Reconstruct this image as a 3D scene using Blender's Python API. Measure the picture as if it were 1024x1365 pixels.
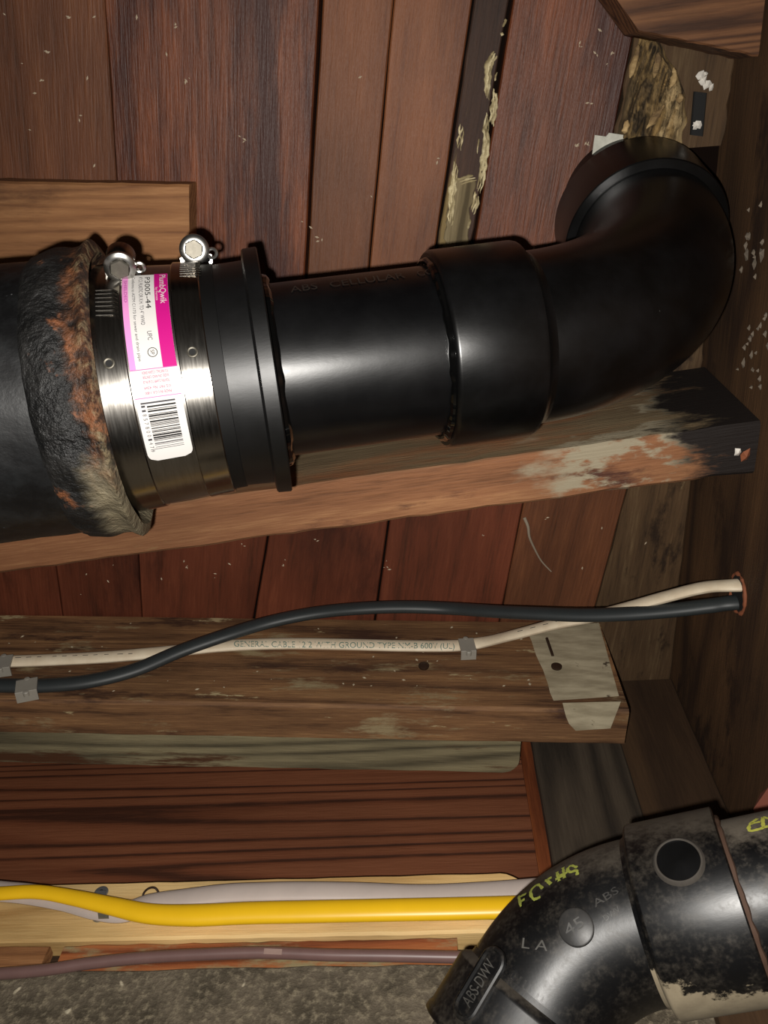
import bpy, math, random
from mathutils import Vector, Matrix, noise
from mathutils.bvhtree import BVHTree

# ------------------------------------------------------------------ camera
for o in list(bpy.data.objects):
    bpy.data.objects.remove(o, do_unlink=True)
scene = bpy.context.scene
COL = scene.collection
F = 1103.0
CX, CY = 512.0, 682.5
C = Vector((0.0, 0.0, 0.5))
Zc = Vector((46, -562, 1103)).normalized()          # world up, in (right, down, forward)
Xc = Vector((16500, -812, -1103)); Xc = (Xc - Zc * Xc.dot(Zc)).normalized()
Yc = Zc.cross(Xc)
def c2w(v): return Vector((v.dot(Xc), v.dot(Yc), v.dot(Zc)))
RIGHT, DOWN, FWD = c2w(Vector((1, 0, 0))), c2w(Vector((0, 1, 0))), c2w(Vector((0, 0, 1)))
cam_d = bpy.data.cameras.new('camera')
cam_d.sensor_fit = 'VERTICAL'; cam_d.sensor_height = 36.0; cam_d.sensor_width = 27.0
cam_d.lens = 36.0 * F / 1365.0
cam_d.clip_start = 0.01
cam = bpy.data.objects.new('camera', cam_d); COL.objects.link(cam)
U, B = -DOWN, -FWD
cam.matrix_world = Matrix(((RIGHT.x, U.x, B.x, C.x), (RIGHT.y, U.y, B.y, C.y), (RIGHT.z, U.z, B.z, C.z), (0, 0, 0, 1)))
scene.camera = cam

# ------------------------------------------------------------------ light
world = bpy.data.worlds.new('crawl_space_air'); scene.world = world
world.use_nodes = True
world.node_tree.nodes['Background'].inputs[0].default_value = (1.0, 0.86, 0.74, 1)
world.node_tree.nodes['Background'].inputs[1].default_value = 0.02
fl = bpy.data.lights.new('phone_flash', 'SPOT')
fl.energy = 22.0; fl.color = (1.0, 0.96, 0.90); fl.spot_size = math.radians(165); fl.spot_blend = 1.0
fl.shadow_soft_size = 0.004
flo = bpy.data.objects.new('phone_flash', fl); COL.objects.link(flo)
flo.matrix_world = cam.matrix_world.copy()
flo.location = C - RIGHT * 0.014 + DOWN * 0.014
vs = scene.view_settings
vs.view_transform = 'Standard'; vs.look = 'None'; vs.gamma = 1.0; vs.exposure = 0.0
vs.use_curve_mapping = False

# ------------------------------------------------------------------ geometry helpers
def ray(px, py): return c2w(Vector(((px - CX) / F, (py - CY) / F, 1.0)))
def P(px, py, d): return C + ray(px, py) * d
def onZ(px, py, z): r = ray(px, py); return C + r * ((z - C.z) / r.z)
def onY(px, py, y): r = ray(px, py); return C + r * ((y - C.y) / r.y)
def onX(px, py, x): r = ray(px, py); return C + r * ((x - C.x) / r.x)
def pix(p):
    d = p - C; dz = d.dot(FWD)
    return CX + F * d.dot(RIGHT) / dz, CY + F * d.dot(DOWN) / dz
def depth(p): return (p - C).dot(FWD)
WM = {}
def mk(name, verts, faces, mat, M=None, parent=None, smooth=True, ang=35):
    M = M or Matrix()
    me = bpy.data.meshes.new(name)
    me.from_pydata([tuple(v) for v in verts], [], faces)
    if smooth:
        me.polygons.foreach_set('use_smooth', [True] * len(me.polygons))
        me.set_sharp_from_angle(angle=math.radians(ang))
    if mat: me.materials.append(mat)
    o = bpy.data.objects.new(name, me); COL.objects.link(o)
    setw(o, M, parent)
    return o
def setw(o, M, parent=None):
    o.matrix_basis = M
    WM[o.name] = M.copy()
    if parent:
        o.parent = parent
        o.matrix_parent_inverse = WM[parent.name].inverted()
def empty(name, loc):
    o = bpy.data.objects.new(name, None); COL.objects.link(o)
    o.empty_display_size = 0.03
    setw(o, Matrix.Translation(loc)); return o
def tag(o, label=None, cat=None, group=None, kind=None):
    if label: o['label'] = label
    if cat: o['category'] = cat
    if group: o['group'] = group
    if kind: o['kind'] = kind
    return o
def frame(o, x, z):
    """matrix: x along x, z close to z"""
    x = x.normalized(); y = z.cross(x).normalized(); z = x.cross(y)
    return Matrix(((x.x, y.x, z.x, o.x), (x.y, y.y, z.y, o.y), (x.z, y.z, z.z, o.z), (0, 0, 0, 1)))
def board(name, a0, a1, b0, b1, thick, mat, parent=None, seg=16, ch=0.0015, jit=0.0008, seed=0, endcut=True, roundend=0):
    """a0>a1 one long edge, b0>b1 the other, on the visible face; thick = vector away from viewer"""
    rnd = random.Random(seed + 7)
    c = (a0 + a1 + b0 + b1) / 4
    M = frame(c, (a1 - a0) + (b1 - b0), thick)
    Mi = M.inverted()
    T = thick.length; tn = thick.normalized()
    vs_, fs = [], []
    def nz(k, i): return (noise.noise(Vector((i * 0.55 + seed * 3.1, k * 9.7, seed))) * jit)
    ts = [i / seg for i in range(seg + 1)]
    L = (a1 - a0).length
    if roundend:
        e = roundend / L
        ts = [q for q in ts if q < 1 - e] + [1 - e + e * math.sin(k / 6 * math.pi / 2) for k in range(7)]
        seg = len(ts) - 1
    for i in range(seg + 1):
        t = ts[i]
        A = a0.lerp(a1, t); Bp = b0.lerp(b1, t)
        w = (Bp - A).normalized(); W = (Bp - A).length
        A = A + w * nz(0, i); Bp = Bp + w * nz(1, i)
        if roundend and t > 1 - e:
            q = min(1, (t - 1 + e) / e); s = roundend * (1 - math.sqrt(max(0, 1 - q * q)))
            Bp = Bp - w * s
        h = min(ch, W * .2, T * .2)
        ring = [A + tn * h, A + w * h, Bp - w * h, Bp + tn * h, Bp + tn * (T - h), Bp - w * h + tn * T, A + w * h + tn * T, A + tn * (T - h)]
        vs_ += [Mi @ p for p in ring]
    for i in range(seg):
        for k in range(8):
            a, b = i * 8 + k, i * 8 + (k + 1) % 8
            fs.append((a, b, b + 8, a + 8))
    fs.append(tuple(reversed(range(8)))); fs.append(tuple(seg * 8 + k for k in range(8)))
    # orient outwards
    o = mk(name, vs_, fs, mat, M, parent)
    import bmesh
    bm = bmesh.new(); bm.from_mesh(o.data); bmesh.ops.recalc_face_normals(bm, faces=bm.faces); bm.to_mesh(o.data); bm.free()
    return o
def box(name, p, x, y, z, mat, parent=None, ch=0.0008, seg=1):
    """p corner, x long, y width, z thickness vectors"""
    return board(name, p, p + x, p + y, p + x + y, z, mat, parent, seg=seg, ch=ch, jit=0)
def lathe(name, prof, mat, M, parent=None, seg=96, disp=None, a0=0, a1=2 * math.pi, closed=True, ang=35):
    vs_, fs = [], []
    full = abs(a1 - a0 - 2 * math.pi) < 1e-6
    n = seg if full else seg + 1
    for i, (s, r) in enumerate(prof):
        for k in range(n):
            th = a0 + (a1 - a0) * k / seg
            rr = r + (disp(s, th, r) if disp else 0)
            vs_.append(Vector((rr * math.cos(th), rr * math.sin(th), s)))
    for i in range(len(prof) - 1):
        for k in range(seg):
            a, b = i * n + k, i * n + (k + 1) % n
            fs.append((a, b, b + n, a + n))
    return mk(name, vs_, fs, mat, M, parent, ang=ang)
def catmull(pts, sub=10):
    out = []
    n = len(pts)
    for i in range(n - 1):
        p0, p1, p2, p3 = pts[max(i - 1, 0)], pts[i], pts[i + 1], pts[min(i + 2, n - 1)]
        for k in range(sub):
            t = k / sub
            out.append(0.5 * ((2 * p1) + (p2 - p0) * t + (2 * p0 - 5 * p1 + 4 * p2 - p3) * t * t + (3 * p1 - p0 - 3 * p2 + p3) * t ** 3))
    out.append(pts[-1]); return out
def sweep(name, pts, a, b, nrm, mat, parent=None, sub=10, seg=14, power=1.0, spline=True, taper=None):
    """ellipse tube: a in the plane across nrm, b along nrm"""
    pts = catmull(pts, sub) if spline else pts
    c = sum(pts, Vector()) / len(pts)
    M = Matrix.Translation(c)
    vs_, fs = [], []
    N = len(pts)
    for i, p in enumerate(pts):
        t = (pts[min(i + 1, N - 1)] - pts[max(i - 1, 0)]).normalized()
        y = nrm.cross(t).normalized(); z = t.cross(y)
        k_ = taper(i / (N - 1)) if taper else 1
        for k in range(seg):
            th = 2 * math.pi * k / seg
            cs, sn = math.cos(th), math.sin(th)
            cs = math.copysign(abs(cs) ** power, cs); sn = math.copysign(abs(sn) ** power, sn)
            vs_.append(p - c + y * (a * k_ * cs) + z * (b * k_ * sn))
    for i in range(N - 1):
        for k in range(seg):
            q, r = i * seg + k, i * seg + (k + 1) % seg
            fs.append((q, r, r + seg, q + seg))
    fs.append(tuple(reversed(range(seg)))); fs.append(tuple((N - 1) * seg + k for k in range(seg)))
    return mk(name, vs_, fs, mat, M, parent)
def torus(name, R, r, mat, M, parent=None, seg=64, rs=10, disp=None):
    prof = []
    vs_, fs = [], []
    for i in range(seg):
        th = 2 * math.pi * i / seg
        for k in range(rs):
            ph = 2 * math.pi * k / rs
            d = disp(th) if disp else 1
            rr = R + r * d * math.cos(ph)
            vs_.append(Vector((rr * math.cos(th), rr * math.sin(th), r * d * math.sin(ph))))
    for i in range(seg):
        for k in range(rs):
            a = i * rs + k; b = i * rs + (k + 1) % rs
            j = ((i + 1) % seg) * rs
            fs.append((a, j + k, j + (k + 1) % rs, b))
    return mk(name, vs_, fs, mat, M, parent)
def text_geo(body, size=1.0):
    cu = bpy.data.curves.new('t', 'FONT'); cu.body = body; cu.size = size; cu.resolution_u = 3
    ob = bpy.data.objects.new('t', cu); COL.objects.link(ob)
    bpy.context.view_layer.update()
    me = bpy.data.meshes.new_from_object(ob.evaluated_get(bpy.context.evaluated_depsgraph_get()))
    v = [p.co.copy() for p in me.vertices]; f = [tuple(p.vertices) for p in me.polygons]
    bpy.data.objects.remove(ob); bpy.data.curves.remove(cu); bpy.data.meshes.remove(me)
    return v, f
def bvh_of(objs):
    vs_, fs = [], []
    for o in objs:
        k = len(vs_); M = WM[o.name]
        vs_ += [M @ v.co for v in o.data.vertices]
        fs += [tuple(k + i for i in p.vertices) for p in o.data.polygons]
    return BVHTree.FromPolygons(vs_, fs)
def hit(bvh, px, py):
    r = ray(px, py).normalized()
    loc, n, i, d = bvh.ray_cast(C, r)
    if loc is None: return None, None
    if n.dot(r) > 0: n = -n
    return loc, n
def ribbon(name, bvh, pts, w, mat, parent, off=0.0004, sub=6, rng=None):
    """flat stroke laid on the surface that bvh holds"""
    sm = []
    P2 = [Vector((x, y, 0)) for x, y in pts]
    for q in catmull(P2, sub):
        l, n = hit(bvh, q.x, q.y)
        if l is not None: sm.append((l + n * off, n))
    if len(sm) < 2: return None
    vs_, fs = [], []
    for i, (p, n) in enumerate(sm):
        t = (sm[min(i + 1, len(sm) - 1)][0] - sm[max(i - 1, 0)][0]).normalized()
        s = n.cross(t).normalized() * w
        k = 1.0 if not rng else rng.uniform(.6, 1.2)
        vs_ += [p - s * k, p + s * k]
    for i in range(len(sm) - 1):
        a = i * 2; fs.append((a, a + 1, a + 3, a + 2))
    return mk(name, vs_, fs, mat, None, parent)
# ------------------------------------------------------------------ material helpers
def srgb(h):
    h = h.lstrip('#'); v = [int(h[i:i + 2], 16) / 255 for i in (0, 2, 4)]
    return tuple((x / 12.92 if x <= .04045 else ((x + .055) / 1.055) ** 2.4) for x in v) + (1,)
class MT:
    def __init__(s, name, rough=.6, metal=0, spec=.5):
        s.m = bpy.data.materials.new(name); s.m.use_nodes = True
        s.nt = s.m.node_tree; s.b = s.nt.nodes['Principled BSDF']
        s.b.inputs['Roughness'].default_value = rough; s.b.inputs['Metallic'].default_value = metal
        s.b.inputs['Specular IOR Level'].default_value = spec
        s.tc = s.nt.nodes.new('ShaderNodeTexCoord'); s.oi = s.nt.nodes.new('ShaderNodeObjectInfo')
        off = s.math('MULTIPLY', s.oi.outputs['Random'], 17.0)
        v = s.nt.nodes.new('ShaderNodeVectorMath'); v.operation = 'ADD'
        s.l(s.tc.outputs['Object'], v.inputs[0]); s.l(off, v.inputs[1])
        s.obj = s.tc.outputs['Object']; s.co = v.outputs[0]
    def l(s, a, b): s.nt.links.new(a, b)
    def put(s, v, inp):
        if hasattr(v, 'is_linked') or isinstance(v, bpy.types.NodeSocket): s.l(v, inp)
        else: inp.default_value = v
    def math(s, op, a, b=0.0, clamp=False):
        n = s.nt.nodes.new('ShaderNodeMath'); n.operation = op; n.use_clamp = clamp
        s.put(a, n.inputs[0]); s.put(b, n.inputs[1]); return n.outputs[0]
    def scale(s, v, sc):
        n = s.nt.nodes.new('ShaderNodeMapping'); n.inputs['Scale'].default_value = sc
        s.l(v, n.inputs['Vector']); return n.outputs[0]
    def noise(s, v, sc, detail=3, rough=.55, dist=0):
        n = s.nt.nodes.new('ShaderNodeTexNoise'); n.inputs['Scale'].default_value = sc
        n.inputs['Detail'].default_value = detail; n.inputs['Roughness'].default_value = rough
        n.inputs['Distortion'].default_value = dist
        s.l(v, n.inputs['Vector']); return n.outputs['Fac']
    def step(s, v, lo, hi):
        n = s.nt.nodes.new('ShaderNodeMapRange'); n.interpolation_type = 'SMOOTHSTEP'
        s.put(v, n.inputs[0]); n.inputs[1].default_value = lo; n.inputs[2].default_value = hi
        return n.outputs[0]
    def mix(s, f, a, b):
        n = s.nt.nodes.new('ShaderNodeMix'); n.data_type = 'RGBA'
        s.put(f, n.inputs[0]); s.put(a, n.inputs[6]); s.put(b, n.inputs[7]); return n.outputs[2]
    def mul(s, a, f):
        n = s.nt.nodes.new('ShaderNodeVectorMath'); n.operation = 'SCALE'
        s.l(a, n.inputs[0]); s.put(f, n.inputs[3]); return n.outputs[0]
    def xyz(s, v=None):
        n = s.nt.nodes.new('ShaderNodeSeparateXYZ'); s.l(v or s.obj, n.inputs[0]); return n.outputs
    def bump(s, h, strength=.3, dist=.001):
        n = s.nt.nodes.new('ShaderNodeBump'); n.inputs['Strength'].default_value = strength
        n.inputs['Distance'].default_value = dist; s.l(h, n.inputs['Height']); s.l(n.outputs[0], s.b.inputs['Normal'])
    def color(s, c): s.put(c, s.b.inputs['Base Color']); return s
    def rough(s, c): s.put(c, s.b.inputs['Roughness']); return s
def wood(name, dark, mid, light, rings=150, st=.10, cell=7, fine=.35, rough=.62, stains=(), var=.35, bump=.35, ringamt=.55, ringpow=2.0, side=None, char=None):
    """plain-sawn timber, grain along local x. stains: (colour, scale, lo, hi, stretch)"""
    wc_ = lambda h: (lambda q: (q[0], q[1] * .98, q[2] * .80, 1))(srgb(h))
    t = MT(name, rough, 0, .35)
    g1 = t.noise(t.scale(t.co, (st, 1, 1)), cell, 2, .45)
    ring = t.math('SINE', t.math('MULTIPLY', g1, rings))
    ring = t.math('MULTIPLY_ADD', ring, .5); ring.node.inputs[2].default_value = .5
    ring = t.math('SUBTRACT', 1.0, t.math('POWER', t.math('SUBTRACT', 1.0, ring), ringpow))
    f1 = t.noise(t.scale(t.co, (.06, 1, 1)), 420, 4, .65)
    f2 = t.noise(t.scale(t.co, (.12, 1, 1)), 60, 6, .68)
    v = t.math('MULTIPLY', ring, ringamt)
    v = t.math('ADD', v, t.math('MULTIPLY', t.math('SUBTRACT', f1, .5), fine * 2))
    v = t.math('ADD', v, t.math('MULTIPLY', t.math('SUBTRACT', f2, .5), fine * 2))
    v = t.math('ADD', v, .5 - ringamt * .5 + 0.0)
    c = t.mix(t.step(v, .1, .55), wc_(dark), wc_(mid))
    c = t.mix(t.step(v, .5, 1.0), c, wc_(light))
    big = t.noise(t.scale(t.co, (.5, 1, 1)), 9, 3, .5)
    k = t.math('ADD', t.math('MULTIPLY', t.math('SUBTRACT', big, .5), var * 4), 1.0)
    c = t.mul(c, k)
    for i, (sc, ss, lo, hi, stx) in enumerate(stains):
        mv = t.nt.nodes.new('ShaderNodeVectorMath'); mv.operation = 'ADD'; t.l(t.co, mv.inputs[0]); mv.inputs[1].default_value = (3.3 * i + 1, 1.7 * i, .9 * i)
        m = t.step(t.noise(t.scale(mv.outputs[0], (stx, 1, 1)), ss, 8, .68), lo, hi)
        c = t.mix(m, c, wc_(sc))
    if side:       # the sides, above local z, have another tone
        c = t.mix(t.math('MULTIPLY', t.step(t.xyz()[2], .001, .006), t.step(t.noise(t.scale(t.co, (.2, 1, 1)), 24, 6, .65), .3, .55)), c, t.mix(v, srgb(side[0]), srgb(side[1])))
    if char:
        e = t.noise(t.scale(t.co, (.4, 1, 1)), 22, 6, .65)
        xw = t.math('ADD', t.xyz()[0], t.math('MULTIPLY', t.math('SUBTRACT', e, .5), .22))
        c = t.mix(t.math('MULTIPLY', t.step(xw, char[0] - .10, char[0] - .06), t.step(e, .50, .56)), c, srgb('#9a8f78'))
        c = t.mix(t.step(xw, char[0], char[1]), c, srgb('#1a1310'))
    t.color(c)
    t.bump(t.math('ADD', v, f1), bump, .0012)
    return t.m
def plain(name, c, rough=.5, metal=0, spec=.5, nz=0, nsc=40):
    t = MT(name, rough, metal, spec)
    cc = srgb(c)
    if nz:
        n = t.noise(t.obj, nsc, 4, .6)
        k = t.math('ADD', t.math('MULTIPLY', t.math('SUBTRACT', n, .5), nz * 3), 1.0)
        rgb = t.nt.nodes.new('ShaderNodeRGB'); rgb.outputs[0].default_value = cc
        t.color(t.mul(rgb.outputs[0], k))
    else: t.color(cc)
    return t.m
# ------------------------------------------------------------------ materials: timber and concrete
M_plank = [
 wood('plank_wood_a', '#45291c', '#5b3625', '#6e442f', 60, .05, 8, .5, .55, [('#37201a', 14, .54, .78, .2), ('#664628', 9, .56, .8, .15)], ringamt=.25, var=.45),
 wood('plank_wood_b', '#45200f', '#643520', '#80482e', 70, .06, 9, .6, .5, [('#3a180f', 16, .48, .64, .14), ('#7d543c', 40, .64, .8, .12)], ringamt=.25),
 wood('plank_wood_c', '#55301f', '#6f4229', '#815036', 60, .05, 7, .42, .55, [('#50281a', 10, .52, .75, .25), ('#75502c', 8, .6, .8, .2)], ringamt=.2),
]
M_plank_gap = wood('split_plank_wood', '#241815', '#3a2721', '#4d352b', 60, .06, 8, .5, .7, [('#7a6746', 34, .63, .70, .10)], ringamt=.2)
M_plank_rot = wood('rotten_plank_wood', '#352619', '#4e3a29', '#685440', 60, .09, 9, .5, .8, [('#281a0f', 22, .52, .62, .4), ('#97866a', 26, .64, .74, .3)], ringamt=.2)
M_plank_low = wood('lower_plank_wood', '#43241a', '#5d2f22', '#6f3c2c', 60, .08, 9, .45, .5, [('#361a14', 14, .52, .75, .3)], ringamt=.2)
M_void = plain('void_shade', '#120b08', 1.0, 0, .05)  # near-black colour stands for the shade of the void above the planks
M_wall = wood('wet_header_wood', '#301e13', '#46301f', '#583e2a', 30, .15, 6, .4, .75, [('#2a190e', 12, .53, .64, .45), ('#8d8373', 30, .69, .78, .4)], var=.3)
M_joist1 = wood('old_joist_wood', '#5e3d2b', '#80563f', '#9a7054', 60, .05, 8, .45, .7, [('#8d7d5c', 26, .62, .76, .25), ('#4a2b24', 18, .60, .72, .3)], ringamt=.25, side=('#5c4c38', '#87765a'), char=(.44, .47))
M_joist2 = wood('weathered_joist_wood', '#4a3224', '#70503a', '#8f6b4e', 120, .05, 9, .55, .75, [('#8f806a', 26, .55, .66, .3), ('#402920', 24, .55, .66, .25), ('#a9997f', 40, .62, .68, .3)], ringamt=.35)
M_joist3 = wood('mouldy_joist_wood', '#4a4438', '#6c6454', '#877e6a', 100, .06, 9, .35, .8, [('#4a2d1c', 22, .55, .62, .12), ('#262017', 30, .62, .72, .12)])
M_rim = wood('red_rim_wood', '#3c2118', '#663a29', '#754734', 170, .022, 8, .3, .6, [('#4a2c1e', 12, .58, .76, .2)], ringamt=.75, var=.2, ringpow=4)
M_grey = wood('grey_block_wood', '#201a16', '#332b26', '#433a34', 80, .1, 8, .3, .8, [('#6f675e', 20, .66, .8, .5)])
M_strip = wood('brown_strip_wood', '#4a2312', '#6b381f', '#8a5030', 80, .06, 8, .3)
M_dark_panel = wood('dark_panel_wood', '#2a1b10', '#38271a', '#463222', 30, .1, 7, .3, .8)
M_pine = wood('new_pine_wood', '#b08a5c', '#cfae80', '#e2c69a', 90, .04, 8, .25, .6, [('#9d7a48', 16, .6, .78, .12)], ringamt=.45)
M_mud = wood('mudsill_wood', '#5c2f1c', '#8a4d30', '#a0643f', 120, .06, 9, .3, .7, [('#8d836a', 16, .53, .62, .3), ('#4d4632', 22, .6, .72, .2)])
M_block = wood('scrap_block_wood', '#6a4630', '#855c40', '#9f7454', 190, .045, 9, .4, .7, [('#4a2e20', 10, .50, .7, .3), ('#c89a62', 26, .66, .76, .10)], ringamt=.35)
M_brace = wood('brace_wood', '#3c2418', '#5a3a28', '#765038', 150, .05, 9, .4, .7, [('#93785a', 36, .66, .76, .06)])
t = MT('concrete', .85, 0, .3)
a = t.noise(t.obj, 30, 5, .6); b = t.noise(t.obj, 160, 4, .65); g = t.noise(t.obj, 60, 2, .5)
c = t.mix(t.step(a, .3, .7), srgb('#443d31'), srgb('#695f50'))
c = t.mix(t.step(b, .45, .75), c, srgb('#8a7f6a'))
c = t.mix(t.step(g, .70, .76), c, srgb('#c4b99f'))
t.color(c); t.bump(t.math('ADD', b, a), .7, .004)
M_conc = t.m
t = MT('dirt', .95, 0, .2)
t.color(t.mix(t.noise(t.obj, 20, 5, .6), srgb('#4a3a2c'), srgb('#7a6650'))); M_dirt = t.m

# ------------------------------------------------------------------ the setting
ZC = C.z + 0.78                      # underside of the subfloor
XW = C.x + 0.26                      # face of the header on the right
UP = Vector((0, 0, 1))
def onPl(px, py, p0, n):
    r = ray(px, py); return C + r * ((p0 - C).dot(n) / r.dot(n))
# joist 2 line sets the direction of everything at the foundation
A2, B2 = onZ(-70, 817, ZC), onZ(799, 829, ZC)
DJ = (B2 - A2).normalized(); NJ = UP.cross(DJ).normalized()
if NJ.y < 0: NJ = -NJ
z2 = onPl(400, 940, A2, NJ).z        # joist underside
def shift(p, n=0.0, z=None):
    q = p + NJ * n
    if z is not None: q.z = z
    return q
th2 = (onZ(400, 986, z2) - A2).dot(NJ)
z3 = z2 + 0.007
th3 = (onZ(400, 1026, z3) - A2).dot(NJ)
nr = th3 + 0.03                      # rim plane
NJ0 = NJ.copy(); A2J = A2.copy(); DJ0 = DJ.copy()
_z = onPl(400, 1169, A2 + NJ * (nr - .045), NJ).z
DJ = (onZ(650, 1163, _z) - onZ(0, 1180, _z)).normalized(); NJ = UP.cross(DJ).normalized()
A2 = onZ(400, 1169, _z) - NJ * (nr - .045); A2.z = ZC; A2 = A2 - DJ * .42
ns = nr - 0.045; S0 = A2 + NJ * ns   # sill face
zr = onPl(400, 1169, S0, NJ).z
zs = onPl(400, 1247, S0, NJ).z
nm = nr - 0.041; Mm0 = A2 + NJ * nm
nc = nr - 0.043; K0 = A2 + NJ * nc
zk = onPl(400, 1284, K0, NJ).z
def at_n(px, py, n): return onPl(px, py, A2 + NJ * n, NJ)

floor = box('floor', Vector((-1.6, -1.2, -0.02)), Vector((2.2, 0, 0)), Vector((0, 2.4, 0)), Vector((0, 0, -.05)), M_dirt); tag(floor, kind='structure')
ceil = box('ceiling', Vector((-1.5, -.7, ZC + .021)), Vector((XW + 1.5, 0, 0)), Vector((0, 2.0, 0)), Vector((0, 0, .02)), M_void); tag(ceil, kind='structure')
wr = board('wall_right', Vector((XW, -.7, 0)), Vector((XW, 1.3, 0)), Vector((XW, -.7, ZC + .04)), Vector((XW, 1.3, ZC + .04)), Vector((.05, 0, 0)), M_wall, jit=0); tag(wr, kind='structure')
# concrete foundation
k0, k1 = at_n(-120, 1290, nc), at_n(1400, 1290, nc)
k0 = k0 - DJ * .3
def setz(p, z): q = p.copy(); q.z = z; return q
kb = DJ * ((XW - k0.x) / DJ.x)
wb = board('wall_back', setz(k0, 0), setz(k0, 0) + kb, setz(k0, zk), setz(k0, zk) + kb, NJ * .2, M_conc, seg=40, jit=.003, ch=.004, seed=5); tag(wb, kind='structure')

# --- joist 1 (behind the pipe) : visible face is the underside
zj = z2
r0, r1 = onZ(400, 648, zj), onZ(981, 567, zj)
f0, f1 = onZ(0, 765, zj), onZ(981, 634, zj)
def tox(p, q, x): return p + (q - p) * ((x - p.x) / (q.x - p.x))
XL = -.75
j1 = board('floor_joist', tox(r0, r1, XL), tox(r0, r1, XW - .001), tox(f0, f1, XL), tox(f0, f1, XW - .001), UP * (ZC - zj - .0005), M_joist1, seg=60, ch=.003, jit=.0022, seed=3)
tag(j1, 'reddish rough joist crossing behind the big black pipe, pale stained at its right end', 'joist', 'floor joists')
# --- joist 2 (with the cables)
j2 = board('floor_joist', A2J - DJ0 * .3, B2, setz(A2J - DJ0 * .3, z2), setz(B2, z2), NJ0 * th2, M_joist2, seg=60, ch=.003, jit=.001, seed=9, roundend=0)
tag(j2, 'weathered brown joist carrying the white and black cables, pale patch at its end', 'joist', 'floor joists')
B3 = onPl(697, 1000, A2J + NJ0 * (th2 + .001), NJ0); A3 = A2J - DJ0 * .3 + NJ0 * (th2 + .001)
j3 = board('floor_joist', setz(A3, z3), setz(B3, z3), setz(A3, z3) + NJ0 * (th3 - th2), setz(B3, z3) + NJ0 * (th3 - th2), UP * .11, M_joist3, seg=60, ch=.003, jit=.0015, seed=12, roundend=.016)
tag(j3, 'greenish grey mouldy joist sistered behind the cable joist, cut short at right', 'joist', 'floor joists')
# pale patch (bare wood) on the end of joist 2
t = MT('pale_bare_wood', .85, 0, .25)
a = t.noise(t.scale(t.obj, (.25, 1, 1)), 70, 4, .6); b = t.noise(t.obj, 45, 4, .65)
c = t.mix(t.step(a, .3, .7), srgb('#8a7f68'), srgb('#b3a88e')); c = t.mix(t.step(b, .62, .70), c, srgb('#4b4032')); t.color(c); t.bump(a, .3, .001)
M_pale = t.m
def onJ2(px, py, off=0.0): return onPl(px, py, A2J - NJ0 * off, NJ0)
pp = [onJ2(703, 838, .0012), onJ2(799, 830, .0012), onJ2(826, 928, .0012), onJ2(738, 934, .0012)]
pc = sum(pp, Vector()) / 4
mp = frame(pc, DJ0, -NJ0)
n0 = 10
vsx, fsx = [], []
rnd = random.Random(4)
for i in range(n0 + 1):
    t_ = i / n0
    l = pp[0].lerp(pp[3], t_) + DJ0 * rnd.uniform(-.001, .001); r = pp[1].lerp(pp[2], t_) - DJ0 * .0005
    for k in range(7): vsx.append(mp.inverted() @ l.lerp(r, k / 6))
for i in range(n0):
    for k in range(6): q = i * 7 + k; fsx.append((q, q + 1, q + 8, q + 7))
mk('bare_wood_patch', vsx, fsx, M_pale, mp, j2)['label'] = 'pale bare wood patch'

# --- rim, blocks, sill
re = at_n(707, 1060, nr)
a0 = A2 - DJ * .3 + NJ * nr
rim = board('rim_board', setz(a0, ZC - .001), setz(re, ZC - .001), setz(a0, zr - .03), setz(re, zr - .03), NJ * .04, M_rim, seg=30, seed=21)
tag(rim, 'wide reddish rim board with wavy horizontal grain above the yellow cable', 'board')
s0, s1 = at_n(703, 1060, nr - .006), at_n(723, 1060, nr - .006)
st = board('wood_strip', setz(s0, zr - .03), setz(s0, ZC - .002), setz(s1, zr - .03), setz(s1, ZC - .002), NJ * .03, M_strip, seed=22)
tag(st, 'narrow brown upright strip between red rim board and grey block', 'board')
g0, g1 = at_n(722, 1060, nr - .022), at_n(850, 1060, nr - .022)
gb = board('blocking', setz(g0, zs + .005), setz(g0, ZC - .002), setz(g1, zs + .005), setz(g1, ZC - .002), NJ * .04, M_grey, seed=23)
tag(gb, 'dark grey upright blocking board below the pale joist end', 'board')
d0 = at_n(846, 1060, nr - .015); d1 = d0 + DJ * ((XW - .001 - d0.x) / DJ.x)
dk0 = shift(d0, -.040); dk1 = dk0 + DJ * ((XW - .001 - dk0.x) / DJ.x)
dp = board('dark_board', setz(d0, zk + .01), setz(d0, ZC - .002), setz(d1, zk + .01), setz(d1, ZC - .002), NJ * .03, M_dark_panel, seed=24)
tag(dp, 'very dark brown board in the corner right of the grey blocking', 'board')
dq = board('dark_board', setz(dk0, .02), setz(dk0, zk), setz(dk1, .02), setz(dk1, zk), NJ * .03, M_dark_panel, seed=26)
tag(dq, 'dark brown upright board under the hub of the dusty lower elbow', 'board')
e0 = A2 - DJ * .3 + NJ * ns; e1 = at_n(700, 1175, ns)
sill = board('sill_plate', setz(e0, zs), setz(e1, zs), setz(e0, zr), setz(e1, zr), NJ * .06, M_pine, seg=60, ch=.002, seed=31, roundend=.02)
tag(sill, 'clean yellow pine sill plate behind the yellow cable', 'board')
m0 = A2 - DJ * .3 + NJ * nm
def mud(name, pa, pb, lab, seed, mat):
    o = board(name, setz(pa, zk - .004), setz(pb, zk - .004), setz(pa, zs - .0005), setz(pb, zs - .0005), NJ * .012, mat, seg=30, ch=.002, jit=.0015, seed=seed)
    return tag(o, lab, 'board')
mud('mudsill_block', m0, at_n(64, 1265, nm), 'short reddish mudsill block at the left, under the sill plate', 41, M_block)
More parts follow.
